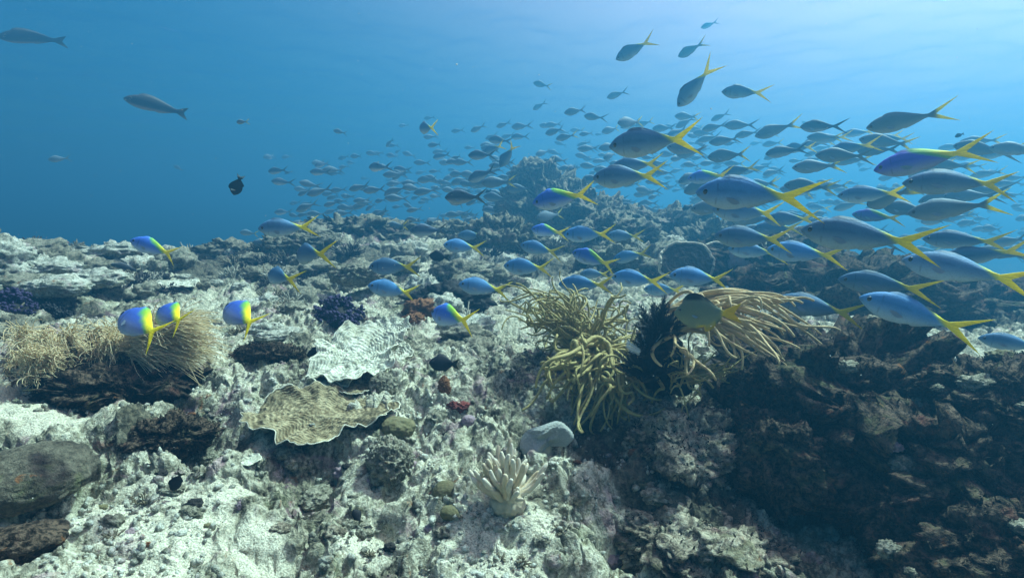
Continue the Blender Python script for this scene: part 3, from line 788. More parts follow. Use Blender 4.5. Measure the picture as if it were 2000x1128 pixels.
# feathery tan colony at the left
def feathery(name, label, base, roots, dirs, L, nper, mat, rad, seed, droop=0.3, spread=0.35):
    e = empty(name, base, label, 'soft coral')
    r = np.random.default_rng(seed)
    stem_parts = []
    for i, (rt, dv) in enumerate(zip(roots, dirs)):
        parts = []
        P = bez(base + r.normal(0, 0.03, 3), (base * 0.6 + rt * 0.4) + np.array([0, 0, 0.02]), rt - dv * 0.03, rt, 8)
        stem_parts.append(tube(P, np.linspace(0.014, 0.006, 8), 6))
        for k in range(nper):
            d = dv + r.normal(0, spread, 3); d /= np.linalg.norm(d)
            l = L * r.uniform(0.55, 1.25)
            s0 = rt + r.normal(0, 0.014, 3) - d * 0.01
            Q = wav(bez(s0, s0 + d * l * 0.35 + np.array([0, 0, 0.02]), s0 + d * l * 0.75, s0 + d * l + np.array([0.02, 0, -droop * l * r.uniform(0.2, 1)]), 9), 0.0022, 1.0, int(r.integers(0, 99999)))
            parts.append(tube(Q, rad * np.linspace(1.15, 0.5, 9), 4, False))
        V, Fc = join(parts)
        obj('frond', mesh('frond', V - base, Fc, M[mat]), e)
    V, Fc = join(stem_parts)
    obj('stem', mesh('stem', V - base, Fc, M['turf_rock']), e)
    return e
rr = np.random.default_rng(5)
roots, dirs = [], []
for i in range(40):
    x, y = rr.uniform(45, 265), rr.uniform(655, 718)
    roots.append(at(x, y, rr.uniform(1.95, 2.2))); dirs.append(np.array([rr.uniform(-0.25, 0.55), rr.uniform(-0.8, -0.2), rr.uniform(0.0, 0.5)]))
feathery('feather_coral', 'shaggy tan feather coral at left with a dark hollow under it', at(170, 735, 2.12), roots, dirs, 0.085, 62, 'feather_tan', 0.0017, 6, 0.35)
roots, dirs = [], []
for i in range(28):
    x, y = rr.uniform(240, 350), rr.uniform(640, 705)
    roots.append(at(x, y, rr.uniform(1.92, 2.1))); dirs.append(np.array([rr.uniform(0.6, 1.0), rr.uniform(-0.45, 0.1), (672 - y) / 120 + rr.uniform(-0.05, 0.25)]))
feathery('feather_coral', 'fine strands of feather coral sweeping right under the pair of blue fish', at(270, 705, 2.05), roots, dirs, 0.15, 52, 'feather_tan', 0.0016, 7, 0.25, 0.2)
roots, dirs = [], []
for i in range(14):
    x, y = rr.uniform(15, 110), rr.uniform(690, 750)
    roots.append(at(x, y, rr.uniform(1.8, 1.95))); dirs.append(np.array([rr.uniform(-0.4, 0.4), rr.uniform(-0.6, -0.1), rr.uniform(0.2, 0.8)]))
feathery('feather_coral', 'low tan tuft of feather coral at the far left edge', at(60, 745, 1.92), roots, dirs, 0.065, 50, 'feather_tan', 0.0017, 8, 0.3)

# feather stars and dark bushes: many pinnate arms round a disc
def feather_star(name, label, c, R_, arms, mat, seed, flat=0.6, cat='feather star', white=0):
    e = empty(name, c, label, cat)
    V, Fc = blob(c, R_ * 0.28, R_ * 0.28, R_ * 0.2, 3, 0.3, seed, 0.1)
    obj('disc', mesh('disc', V - c, Fc, M[mat]), e)
    r = np.random.default_rng(seed)
    for i in range(arms):
        th = r.uniform(0, 6.28); ph = r.uniform(0.05, 1.4)
        d = np.array([math.cos(th) * math.cos(ph), math.sin(th) * math.cos(ph), math.sin(ph) * flat + 0.1]); d /= np.linalg.norm(d)
        l = R_ * r.uniform(0.75, 1.15)
        curl = np.array([r.normal(0, 0.3), r.normal(0, 0.3), r.uniform(-0.2, 0.5)]) * l
        P = bez(c, c + d * l * 0.4, c + d * l * 0.9, c + d * l + curl * 0.35, 12)
        parts = [tube(P, R_ * 0.022 * np.linspace(1.2, 0.4, 12), 5)]
        T = np.gradient(P, axis=0); T /= np.linalg.norm(T, axis=1, keepdims=True)
        side0 = np.cross(T, r.normal(0, 1, 3)); side0 /= np.linalg.norm(side0, axis=1, keepdims=True)
        vs, fs, m = [], [], 0
        for k in np.linspace(2, 11, 26):
            a = int(k); f = k - a; b = min(a + 1, 11)
            p = P[a] * (1 - f) + P[b] * f
            for sgn in (-1, 1):
                q = p + sgn * side0[a] * R_ * 0.15 * (1.15 - k / 14) + T[a] * R_ * 0.09 + r.normal(0, R_ * 0.015, 3)
                w = T[a] * R_ * 0.018
                vs += [p - w, p + w, q + w * 0.5, q - w * 0.5]; fs.append([m, m + 1, m + 2, m + 3]); m += 4
        parts.append((np.array(vs), np.array(fs)))
        V, Fc = join(parts)
        obj('arm', mesh('arm', V - c, Fc, M['white_glint' if i < white else mat]), e)
    return e
def soft_bush(label, c, R_, mat, seed, n=16):
    e = empty('soft_coral_bush', c, label, 'soft coral')
    r = np.random.default_rng(seed)
    V, Fc = blob((0, 0, R_ * 0.1), R_ * 0.5, R_ * 0.5, R_ * 0.45, 4, 0.3, seed, 0.1)
    obj('trunk', mesh('trunk', V, Fc, M['black_shade_turf']), e)
    V0, F0 = ico(2)
    for i in range(n):
        th = r.uniform(0, 6.28); ph = r.uniform(-0.1, 1.4)
        d = np.array([math.cos(th) * math.cos(ph), math.sin(th) * math.cos(ph), math.sin(ph) * 0.9])
        q = d * R_ * r.uniform(0.55, 0.85) + np.array([0, 0, R_ * 0.1])
        parts = [tube(np.array([[0, 0, R_ * 0.1], q * 0.5, q]), R_ * np.array([0.10, 0.08, 0.06]), 6)]
        for k in range(26):
            g = r.normal(0, 1, 3); g /= np.linalg.norm(g)
            s = R_ * r.uniform(0.03, 0.075)
            parts.append((V0 * r.uniform(0.7, 1.3, (len(V0), 1)) * s + q + g * R_ * r.uniform(0.12, 0.32), F0))
        V, Fc = join(parts)
        obj('cluster', mesh('cluster', V, Fc, M[mat]), e)
soft_bush('dark purple bushy soft coral on pale rubble left of the rust sponge', on(665, 632, 0.01), 0.125, 'purple', 3, 20)
feather_star('feather_star', 'black feather star sprawled beside the yellow finned fish', at(1285, 650, 1.60), 0.085, 70, 'feather_black', 4, 0.6)
feather_star('feather_star', 'black feather star in shadow below the one with white glint arms', at(1262, 735, 1.62), 0.085, 60, 'feather_black', 5, 0.6)
feather_star('feather_star', 'small black feather star with white glints coloured as arms in the middle of the sea rods', at(1262, 690, 1.56), 0.07, 34, 'feather_black', 6, 0.9, 'feather star', 5)
soft_bush('dark bushy soft coral at the left edge of the reef', on(22, 615, 0.0), 0.12, 'purple', 9, 18)
soft_bush('black bushy soft coral in the shade left of the feather coral', on(112, 620, 0.0), 0.085, 'feather_black', 10, 14)

def plate_mat(name, light, dark, patch):
    t = NT(name); co = t.coord('Object')
    rg = t.node("ShaderNodeAttribute", attribute_name="ring")
    n = t.noise(co, 30, 5, 0.65, 0.5); n2 = t.noise(co, 11, 4, 0.6, 0.8)
    c = t.mix(t.ramp(t.math('ADD', t.math('MULTIPLY', rg.outputs['Fac'], 0.13), t.math('MULTIPLY', n, 0.87)), [(0.38, 0.0), (0.66, 1.0)]), dark, light)
    c = t.mix(t.math('MULTIPLY', t.ramp(n2, [(0.54, 0.0), (0.66, 1.0)]), 0.7), c, patch)
    return t.done(t.principled(c, 0.9, t.bump(t.math('ADD', n, t.noise(co, 130, 3, 0.6)), 0.005, 0.9), 0.12))
M['pale_plate'] = plate_mat('pale_plate_ridged', (0.66, 0.65, 0.54), (0.34, 0.34, 0.26), (0.30, 0.29, 0.21))
M['tan_plate'] = plate_mat('tan_plate_ridged', (0.40, 0.34, 0.21), (0.13, 0.10, 0.055), (0.09, 0.075, 0.045))
# plate corals with ruffled pale rims
def plate(name, label, c, rx, ry, tilt_x, tilt_y, mat, rim_mat, seed, ruffle=0.10, th=0.006, ridges=14, rise=0.25, cat='plate coral', yaw=0.0, nr=84, na=240, fluff=0.7, rimw=0.36):
    r = np.random.default_rng(seed)
    A = np.linspace(0, 2 * np.pi, na, endpoint=False); S = np.linspace(0.0, 1.0, nr)
    AA, SS = np.meshgrid(A, S)
    cs = np.stack([np.cos(AA).ravel(), np.sin(AA).ravel()], 1)
    edge = 1 + ruffle * (1.9 * vnoise(cs, 0.9, seed + 2) + 0.8 * vnoise(cs, 2.2, seed + 3) + 0.35 * vnoise(cs, 6, seed + 4) + 0.15 * vnoise(cs, 17, seed + 5)).reshape(AA.shape)
    X, Yc = rx * SS * edge * np.cos(AA), ry * SS * edge * np.sin(AA)
    pts = np.stack([X.ravel(), Yc.ravel()], 1)
    fold = vnoise(cs, 2.6, seed + 7).reshape(AA.shape) + 0.6 * vnoise(cs, 6.0, seed + 8).reshape(AA.shape)
    h = rise * rx * SS ** 2 + fluff * ruffle * rx * SS ** 2.2 * fold
    wob = fbm(pts / rx, 2.0, 2, seed).reshape(SS.shape)
    ring = np.sin(SS * ridges * 6.28 + 5 * wob + 2.0 * vnoise(pts / rx, 3.5, seed + 9).reshape(SS.shape))
    h = h + 0.006 * rx * ring * smooth(SS, 0.1, 0.3) * (14.0 / max(ridges, 8)) + 0.10 * rx * wob
    h += (0.020 * vnoise(pts / rx, 9, seed + 1) + 0.014 * vnoise(pts / rx, 22, seed + 6)).reshape(SS.shape) * rx
    top = np.stack([X, Yc, h], -1).reshape(-1, 3)
    bot = top.copy(); bot[:, 2] -= th * (1.6 - 0.9 * SS.ravel())
    def rot(V):
        cx, sx, cy, sy, cz, sz = math.cos(tilt_x), math.sin(tilt_x), math.cos(tilt_y), math.sin(tilt_y), math.cos(yaw), math.sin(yaw)
        V = V @ np.array([[cz, sz, 0], [-sz, cz, 0], [0, 0, 1]])
        V = V @ np.array([[1, 0, 0], [0, cx, sx], [0, -sx, cx]])
        return V @ np.array([[cy, 0, -sy], [0, 1, 0], [sy, 0, cy]])
    i = np.arange(nr - 1)[:, None] * na; j = np.arange(na)[None, :]; j2 = (j + 1) % na
    Ft = np.stack([i + j, i + na + j, i + na + j2, i + j2], -1).reshape(-1, 4)
    n = len(top)
    Fb = Ft[:, ::-1] + n
    k = (nr - 1) * na; jj = np.arange(na); jn = (jj + 1) % na
    Fe = np.stack([k + jj, k + n + jj, k + n + jn, k + jn], -1)
    V = rot(np.concatenate([top, bot]))
    e = empty(name, c, label, cat)
    obj('blade', mesh('blade', V, np.concatenate([Ft, Fb, Fe]), M[mat], True, {'ring': np.tile(ring.ravel() * 0.5 + 0.5, 2)}), e)
    # the growing rim, a rounded pale lip
    P = V[k:k + na] * 0.5 + V[n + k:n + k + na] * 0.5
    P = np.concatenate([P, P[:1]])
    obj('rim', mesh('rim', *tube(P, th * rimw, 6, False), M[rim_mat]), e)
    V2, F2 = blob((0, 0, -0.025 - 0.12 * rx), rx * 0.4, ry * 0.4, 0.02, 4, 0.3, seed, 0.1)
    obj('base', mesh('base', V2, F2, M['turf_rock']), e)
    return e
plate('plate_coral', 'broad tan plate coral with a wavy white rim in the middle foreground', on(628, 822, 0.02), 0.20, 0.135, 0.30, 0.10, 'tan_plate', 'plate_rim', 4, 0.20, 0.005, 15, 0.05, yaw=0.2)
plate('plate_coral', 'small tan plate tier tucked under the white ruffled coral', on(690, 770, 0.02), 0.085, 0.055, 0.15, 0.1, 'tan_plate', 'plate_rim', 8, 0.09, 0.005, 6, 0.12)
plate('ruffled_coral', 'bleached white ruffled plate coral behind the tan plate coral', on(690, 712, 0.03), 0.165, 0.15, 0.34, 0.05, 'pale_plate', 'plate_rim', 12, 0.20, 0.006, 13, 0.06, 'ruffled coral', fluff=0.9)
plate('ruffled_coral', 'upper scroll of white coral behind the bleached ruffled plate', on(765, 662, 0.03), 0.10, 0.09, 0.45, -0.2, 'pale_plate', 'plate_rim', 16, 0.17, 0.006, 10, 0.2, 'ruffled coral', fluff=0.9)
plate('ruffled_coral', 'small white tier at the left of the bleached ruffled plate', on(655, 752, 0.02), 0.085, 0.06, 0.2, 0.0, 'pale_plate', 'plate_rim', 19, 0.17, 0.006, 5, 0.15, 'ruffled coral', fluff=1.2)
plate('plate_coral', 'tiny pale plate on the rubble left of the tan plate coral', on(490, 905, 0.012), 0.028, 0.022, 0.3, 0.0, 'pale_plate', 'plate_rim', 23, 0.12, 0.004, 4, 0.15, na=60, nr=12)
plate('disc_coral', 'big dark coral disc on edge with a pale rim beyond the sea rods', at(1340, 512, 3.7), 0.19, 0.14, 1.25, 0.02, 'disc_dark', 'disc_rim', 30, 0.05, 0.018, 5, 0.02, 'disc coral', fluff=0.4, rimw=0.6)
plate('disc_coral', 'smaller dark coral disc behind the right end of the big one', at(1402, 500, 3.9), 0.12, 0.10, 1.15, 0.15, 'disc_dark', 'disc_rim', 31, 0.05, 0.018, 5, 0.02, 'disc coral', fluff=0.4, rimw=0.6)
plate('disc_coral', 'rimmed dark disc almost hidden behind the yellow tails of the school', at(1520, 475, 3.8), 0.10, 0.09, 1.2, 0.0, 'disc_dark', 'disc_rim', 32, 0.05, 0.016, 5, 0.02, 'disc coral', fluff=0.4, rimw=0.6)
plate('plate_coral', 'wide flat pale plate on the left slope below the blue fish', on(340, 565, 0.03), 0.17, 0.12, 0.1, 0.0, 'pale_plate', 'plate_rim', 35, 0.08, 0.008, 5, 0.05)

plate('ruffled_coral', 'narrow white fold along the right of the bleached ruffled plate', on(760, 715, 0.02), 0.08, 0.10, 0.3, -0.3, 'pale_plate', 'plate_rim', 27, 0.18, 0.005, 9, 0.15, 'ruffled coral', fluff=0.9)
# finger leather coral
def finger_coral():
    c = on(992, 992, 0.0)
    e = empty('finger_coral', c, 'cream finger coral with upright blunt lobes in the foreground', 'soft coral')
    r = np.random.default_rng(14)
    V, Fc = blob(c + np.array([0, 0, 0.012]), 0.042, 0.036, 0.040, 5, 0.18, 3, 0.03)
    obj('trunk', mesh('trunk', V - c, Fc, M['leather']), e)
    for i in range(46):
        th = r.uniform(0, 6.28); rad = r.uniform(0.0, 1.0) ** 0.6
        d = np.array([math.cos(th) * rad * 0.95, math.sin(th) * rad * 0.8, 1.05 - 0.62 * rad]); d /= np.linalg.norm(d)
        b = c + np.array([d[0] * 0.030, d[1] * 0.024, 0.022 + d[2] * 0.018])
        l = r.uniform(0.05, 0.105) * (1.0 if rad < 0.8 else 0.8)
        P = wav(bez(b, b + d * l * 0.4, b + d * l * 0.7 + np.array([0, 0, 0.006]), b + d * l + np.array([0, 0, l * 0.22]), 12), 0.004, 1.0, i)
        w = r.uniform(0.0058, 0.0076)
        parts = [tube(P, w * np.interp(np.linspace(0, 1, 12), [0, 0.3, 0.85, 0.95, 1], [1.5, 1.0, 0.95, 0.88, 0.6]), 9)]
        if r.random() < 0.5:
            k = int(r.integers(3, 7)); d2 = d + r.normal(0, 0.55, 3); d2 /= np.linalg.norm(d2)
            Q = bez(P[k], P[k] + d2 * 0.015, P[k] + d2 * 0.025 + np.array([0, 0, 0.006]), P[k] + d2 * 0.034 + np.array([0, 0, 0.012]), 9)
            parts.append(tube(Q, w * 0.85 * np.interp(np.linspace(0, 1, 9), [0, 0.85, 0.95, 1], [1.0, 0.9, 0.75, 0.4]), 9))
        V, Fc = join(parts)
        obj('lobe', mesh('lobe', V - c, Fc, M['leather_tip' if i % 3 else 'leather']), e)
finger_coral()
# folded mushroom leather coral
def mushroom():
    c = on(1066, 885, 0.05)
    V0, F0 = ico(6)
    N = V0.copy()
    a = np.arctan2(N[:, 2], N[:, 0])
    d = 1 + 0.16 * np.sin(2 * a + 0.8) + 0.10 * np.sin(3 * a + 2) + 0.10 * fbm(N, 1.8, 2, 4)
    W = N * d[:, None] * np.array([0.062, 0.040, 0.048])
    W[:, 1] += 0.018 * np.sin(W[:, 0] * 60) + 0.012 * np.cos(W[:, 2] * 70)
    W += N * (0.0018 * vnoise(W, 260, 3))[:, None]
    W[:, 0] += W[:, 2] * 0.35
    e = empty('mushroom_coral', c, 'folded grey blue leather coral above the cream finger coral', 'soft coral')
    obj('cap', mesh('cap', W, F0, M['mushroom']), e)
    V, Fc = blob((-0.012, 0.015, -0.05), 0.03, 0.03, 0.035, 4, 0.2, 2, 0.03)
    obj('stalk', mesh('stalk', V, Fc, M['leather']), e)
mushroom()
# spiny black urchin in a hollow
def urchin(label, c, R_):
    V, Fc = ico(3); parts = [(V * R_ * 0.6 + c, Fc)]
    r = np.random.default_rng(2)
    for i in range(90):
        d = r.normal(0, 1, 3); d[2] = abs(d[2]) * 0.9 - 0.1; d /= np.linalg.norm(d)
        parts.append(tube(c + np.linspace(0, 1, 3)[:, None] * d * R_ * r.uniform(0.95, 1.35), R_ * np.array([0.06, 0.04, 0.012]), 4))
    put('sea_urchin', join(parts), M['feather_black'], label=label, cat='urchin')
p = hit(752, 1022); urchin('round black urchin sitting in a small hollow at the bottom', p + np.array([0, 0, 0.008]), 0.021)
# ------------------------------------------------------------------ the fish
def fish_mat(name, rough=0.6):
    """Skin coloured by its own pattern (a vertex colour), silvery, with thin fins that let light through."""
    t = NT(name)
    a = t.node("ShaderNodeAttribute", attribute_name="skin"); f = t.node("ShaderNodeAttribute", attribute_name="fin")
    info = t.node("ShaderNodeObjectInfo"); co = t.coord('Object')
    hs = t.node("ShaderNodeHueSaturation")
    t.link(a.outputs['Color'], hs.inputs['Color'])
    t.link(t.math('ADD', 0.78, t.math('MULTIPLY', info.outputs['Random'], 0.44)), hs.inputs['Value'])
    n = t.noise(co, 9, 4, 0.6)
    c = t.mix(t.math('MULTIPLY', t.ramp(n, [(0.35, 0.0), (0.7, 1.0)]), 0.12), hs.outputs[0], (0.05, 0.06, 0.08))
    ry = t.node("ShaderNodeMapping"); ry.inputs['Scale'].default_value = (5, 1, 95); t.link(co, ry.inputs['Vector'])
    rays = t.noise(ry.outputs[0], 1.0, 2, 0.5)
    c = t.mix(t.math('MULTIPLY', f.outputs['Fac'], 0.45), c, t.mix(t.ramp(rays, [(0.40, 0.0), (0.58, 1.0)]), (0.30, 0.26, 0.01), c))
    st = t.node("ShaderNodeMapping"); st.inputs['Scale'].default_value = (75, 75, 120); t.link(co, st.inputs['Vector'])
    sc = t.voro(st.outputs[0], 1.0)
    c = t.mix(t.math('MULTIPLY', t.ramp(sc, [(0.45, 0.0), (0.80, 1.0)]), 0.12), c, (0.02, 0.03, 0.05))
    sh = t.principled(c, rough, t.bump(sc, 0.002, 0.22), 0.2)
    tr = t.node("ShaderNodeBsdfTranslucent"); t.link(c, tr.inputs['Color'])
    mx = t.node("ShaderNodeMixShader"); t.link(t.math('ADD', t.math('MULTIPLY', f.outputs['Fac'], 0.4), 0.14), mx.inputs[0])
    t.link(sh, mx.inputs[1]); t.link(tr.outputs[0], mx.inputs[2])
    return t.done(mx.outputs[0])
M['skin'] = fish_mat('fish_skin')
M['eye_black'] = plain_mat('eye_black', (0.006, 0.006, 0.008), (0.012, 0.012, 0.014), 80, 0.0, 0.15, 0.6)
M['iris'] = plain_mat('eye_iris', (0.16, 0.18, 0.20), (0.10, 0.11, 0.13), 80, 0.0, 0.3, 0.5)
M['fin_clear'] = plain_mat('fin_pale', (0.35, 0.42, 0.50), (0.28, 0.34, 0.42), 60, 0.0, 0.5, 0.3, 0.5)

FUS = dict(t=[0, .03, .08, .15, .25, .38, .52, .66, .80, .92, 1.0], top=[.004, .030, .056, .084, .109, .122, .113, .086, .054, .033, .024],
           bot=[.004, .026, .050, .078, .104, .118, .110, .084, .052, .031, .022], wid=[.004, .022, .036, .050, .060, .064, .058, .043, .026, .014, .008],
           x1=.20, xn=.275, tip=.5, spread=.155, dors=.020, anal=.016, d0=.30, d1=.93, curve=1.0)
DAM = dict(t=[0, .05, .12, .25, .4, .55, .7, .85, 1.0], top=[.01, .08, .15, .22, .25, .24, .19, .11, .06], bot=[.01, .07, .14, .21, .24, .23, .18, .10, .055],
           wid=[.01, .05, .07, .085, .09, .08, .055, .03, .012], x1=.28, xn=.40, tip=.5, spread=.17, dors=.07, anal=.07, d0=.3, d1=.95, curve=.6)
RAB = dict(t=[0, .04, .1, .2, .32, .45, .6, .75, .88, 1.0], top=[.012, .055, .11, .19, .245, .255, .22, .15, .075, .045], bot=[.012, .05, .10, .17, .225, .24, .21, .14, .07, .04],
           wid=[.01, .03, .045, .06, .07, .07, .055, .035, .02, .01], x1=.26, xn=.40, tip=.5, spread=.155, dors=.075, anal=.12, d0=.18, d1=.97, curve=.8)
SNAP = dict(t=[0, .04, .1, .2, .35, .5, .65, .8, .92, 1.0], top=[.01, .04, .07, .10, .118, .112, .09, .06, .04, .034], bot=[.01, .035, .06, .085, .098, .094, .076, .05, .036, .03],
            wid=[.008, .03, .045, .058, .062, .055, .042, .026, .015, .01], x1=.33, xn=.43, tip=.5, spread=.10, dors=.035, anal=.02, d0=.25, d1=.92, curve=.8)

def fish_body(s, bend=0.0, nr=46, m=20, nt=9):
    """One continuous surface, nose at -X, belly, back ridge, peduncle and forked tail; length 1."""
    u = np.linspace(0, 1, nr) ** 0.9
    rings = []
    ang = np.arange(m) / m * 2 * np.pi
    ca, sa = np.cos(ang), np.sin(ang)
    for t_ in u:
        top, bot, w = (np.interp(t_, s['t'], s[k]) for k in ('top', 'bot', 'wid'))
        x = -0.5 + t_ * (s['x1'] + 0.5)
        z = np.where(sa >= 0, sa * top, sa * bot)
        y = ca * w
        q = (t_ - s['d0']) / (s['d1'] - s['d0'])
        if 0 < q < 1:
            z = z + np.where(sa > 0.999, s['dors'] * (math.sin(math.pi * q ** 0.6) ** 0.6), 0)
        q = (t_ - 0.62) / (s['d1'] - 0.62)
        if 0 < q < 1:
            z = z - np.where(sa < -0.999, s['anal'] * (math.sin(math.pi * q ** 0.6) ** 0.6), 0)
        rings.append(np.stack([np.full(m, x), y, z], 1))
    h0 = (s['top'][-1] + s['bot'][-1]) / 2; w0 = s['wid'][-1]
    for k in range(1, nt + 1):
        q = k / nt
        v = sa
        xe = s['xn'] + (s['tip'] - s['xn']) * np.abs(v) ** 1.0
        x = s['x1'] + q * (xe - s['x1'])
        z = v * (h0 + (s['spread'] - h0) * q ** s['curve'])
        y = ca * w0 * (1 - q) ** 0.7 + ca * 0.0022
        rings.append(np.stack([x, y, z], 1))
    V = np.concatenate(rings); n = len(rings)
    i = np.arange(n - 1)[:, None] * m; j = np.arange(m)[None, :]; j2 = (j + 1) % m
    Fc = np.stack([i + j, i + j2, i + m + j2, i + m + j], -1).reshape(-1, 4)
    # close the nose, and the trailing edge of the tail pair by pair
    nose = len(V); V = np.concatenate([V, [[-0.502, 0, 0]]])
    jj = np.arange(m)
    Fc = np.concatenate([Fc, np.stack([(jj + 1) % m, jj, np.full(m, nose), np.full(m, nose)], -1)])
    k0 = (n - 1) * m
    cap = []
    for a in range(m // 4, m // 4 + m // 2):                      # from the top (90 deg) down one side to the bottom
        b = (m // 2 - a) % m; b2 = (m // 2 - (a + 1)) % m
        q = [k0 + a, k0 + b, k0 + b2, k0 + (a + 1) % m]
        q = list(dict.fromkeys(q))
        if len(q) == 3: q.append(q[2])
        if len(q) == 4: cap.append(q)
    Fc = np.concatenate([Fc, np.array(cap)])
    fin = np.zeros(len(V)); fin[nr * m:n * m] = np.repeat(np.linspace(0.3, 1, nt), m)
    xx = V[:, 0]
    P = V.copy()
    d = np.clip(xx + 0.15, 0, None)
    V = V.copy(); V[:, 1] += bend * d * d
    return V, Fc, fin, P

def lerp(a, b, f):
    f = np.clip(f, 0, 1)[:, None]
    return np.asarray(a)[None] * (1 - f) + np.asarray(b)[None] * f
YEL, YEL2 = (0.92, 0.77, 0.015), (0.24, 0.46, 0.03)
def skin_fusilier(P, fin, style):
    x, z = P[:, 0], P[:, 2]
    if style == 'vivid': blue, belly, wide = (0.045, 0.14, 0.56), (0.46, 0.55, 0.68), 1
    elif style == 'azure': blue, belly, wide = (0.075, 0.25, 0.54), (0.42, 0.54, 0.65), 0.5
    elif style == 'sunny': blue, belly, wide = (0.05, 0.12, 0.50), (0.36, 0.42, 0.55), 1.15
    elif style == 'violet': blue, belly, wide = (0.09, 0.10, 0.58), (0.36, 0.38, 0.50), 1
    else: blue, belly, wide = (0.085, 0.20, 0.36), (0.40, 0.50, 0.57), 0.42
    c = lerp(belly, blue, smooth(z, -0.105, 0.03))
    c = lerp((1, 1, 1), (0.75, 0.8, 0.85), smooth(np.abs(z - 0.025), 0.004, 0.0)) * c
    zl = 0.105 - (x - (0.13 - 0.28 * wide)) / (0.11 + 0.19 * wide) * 0.13
    y = smooth(z - zl, -0.028, 0.022) * smooth(x, 0.04 - 0.25 * wide, 0.08 - 0.20 * wide)
    y = np.maximum(y, smooth(x, 0.165, 0.20))
    yc = lerp(YEL2, YEL, smooth(x, -0.16, 0.04) if style == 'sunny' else smooth(x, -0.05, 0.18))
    c = c * (1 - y[:, None]) + yc * y[:, None]
    g = (y * (1 - y) * 4 * (0.75 if wide > 0.5 else 0.2))[:, None]
    c = c * (1 - g) + np.array([[0.10, 0.42, 0.06]]) * g
    gill = smooth(np.abs(x + 0.335 + 1.6 * z * z - 0.01), 0.007, 0.001) * (np.abs(z) < 0.085)
    mouth = smooth(np.abs(z + 0.012 + (x + 0.5) * 0.15), 0.005, 0.001) * (x < -0.455)
    c = c * (1 - 0.35 * gill - 0.6 * mouth)[:, None]
    if style not in ('vivid', 'sunny'):
        dk = smooth(z, 0.105, 0.128) * (1 - smooth(x, 0.14, 0.22))
        c = c * (1 - 0.75 * dk[:, None])
    return c
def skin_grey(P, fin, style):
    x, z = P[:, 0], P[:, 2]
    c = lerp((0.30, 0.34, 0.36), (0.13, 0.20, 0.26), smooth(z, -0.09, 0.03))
    if style == 'striped':
        c = lerp((0.52, 0.54, 0.55), (0.07, 0.11, 0.17), smooth(z, -0.065, -0.015))
        c *= (1 - 0.8 * smooth(np.abs(z - 0.07), 0.012, 0.004))[:, None]
        c *= (1 - 0.7 * smooth(x, 0.24, 0.29))[:, None]
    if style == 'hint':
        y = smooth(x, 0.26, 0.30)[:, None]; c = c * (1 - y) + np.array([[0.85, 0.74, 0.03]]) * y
    return c
def skin_black(P, fin, style):
    c = np.tile(np.array([[0.010, 0.010, 0.013]]), (len(P), 1))
    if style == 'spot':
        m = ((P[:, 0] + 0.25) ** 2 + (P[:, 2] - 0.13) ** 2 < 0.05 ** 2)
        c[m] = (0.6, 0.6, 0.55); c[P[:, 0] > 0.36] = (0.35, 0.45, 0.55)
    return c
def skin_rabbit(P, fin, style):
    x, z = P[:, 0], P[:, 2]
    c = lerp((0.34, 0.35, 0.18), (0.19, 0.24, 0.15), smooth(z, -0.15, 0.12))
    c = lerp((0.14, 0.17, 0.13), (0, 0, 0), np.zeros(len(P))) * 0.35 + c * 0.65
    d = smooth(z, 0.195, 0.235); c = c * (1 - 0.92 * d[:, None])
    y = np.maximum(smooth(x, 0.20, 0.27), smooth(-z, 0.165, 0.20) * smooth(x, -0.16, -0.06))
    y = np.maximum(y, smooth(z, 0.1, 0.14) * smooth(x, 0.14, 0.2) * 0.9)
    return c * (1 - y[:, None]) + np.array([[0.80, 0.56, 0.012]]) * y[:, None]
def skin_snap(P, fin, style):
    c = lerp((0.30, 0.23, 0.20), (0.045, 0.05, 0.06), smooth(P[:, 2], -0.07, -0.03))
    return c

SHAPES = dict(fus=FUS, dam=DAM, rab=RAB, snap=SNAP)
SKINS = dict(vivid=('fus', skin_fusilier), sunny=('fus', skin_fusilier), azure=('fus', skin_fusilier), violet=('fus', skin_fusilier), steel=('fus', skin_fusilier),
             grey=('fus', skin_grey), striped=('fus', skin_grey), hint=('fus', skin_grey), black=('dam', skin_black), spot=('dam', skin_black), rabbit=('rab', skin_rabbit), snapper=('snap', skin_snap))
_fm = {}
def fish_mesh(style, bend, lod):
    key = (style, bend, lod)
    if key not in _fm:
        sh, fn = SKINS[style]
        nr, m, nt = ((64, 28, 12), (34, 16, 8), (16, 8, 4))[lod]
        V, Fc, fin, P = fish_body(SHAPES[sh], bend, nr, m, nt)
        _fm[key] = mesh('fish', V, Fc, M['skin'], True, {'skin': fn(P, fin, style), 'fin': fin})
    return _fm[key]
def _eye_mesh():
    V, Fc = ico(3)
    W = V * np.array([1.0, 0.5, 1.0])
    rr_ = np.hypot(V[:, 0], V[:, 2])
    mi = (rr_[Fc[:, :3]].mean(1) > 0.90).astype(int)
    return mesh('eye', W, Fc, [M['eye_black'], M['iris']], True, None, mi)
EYE = _eye_mesh()
def _pec_mesh():
    n = 10; a = np.linspace(0, 1, n)
    top = np.stack([a, 0 * a, 0.16 * np.sin(a * 2.6) * (1 - a * 0.5)], 1); bot = np.stack([a * 0.8, 0 * a, -0.20 * np.sin(np.minimum(a * 2.3, 3.0))], 1)
    V = np.concatenate([top, bot]); V2 = V + np.array([0, 0.02, 0]); V2[:, 1] *= (1.2 - V2[:, 0])
    f = np.array([[i, i + 1, n + i + 1, n + i] for i in range(n - 1)])
    return mesh('pectoral_fin', np.concatenate([V, V2]), np.concatenate([f, f[:, ::-1] + 2 * n]), M['fin_clear'])
PEC = _pec_mesh()
LEN = dict(fus=0.27, dam=0.10, rab=0.21, snap=0.34)

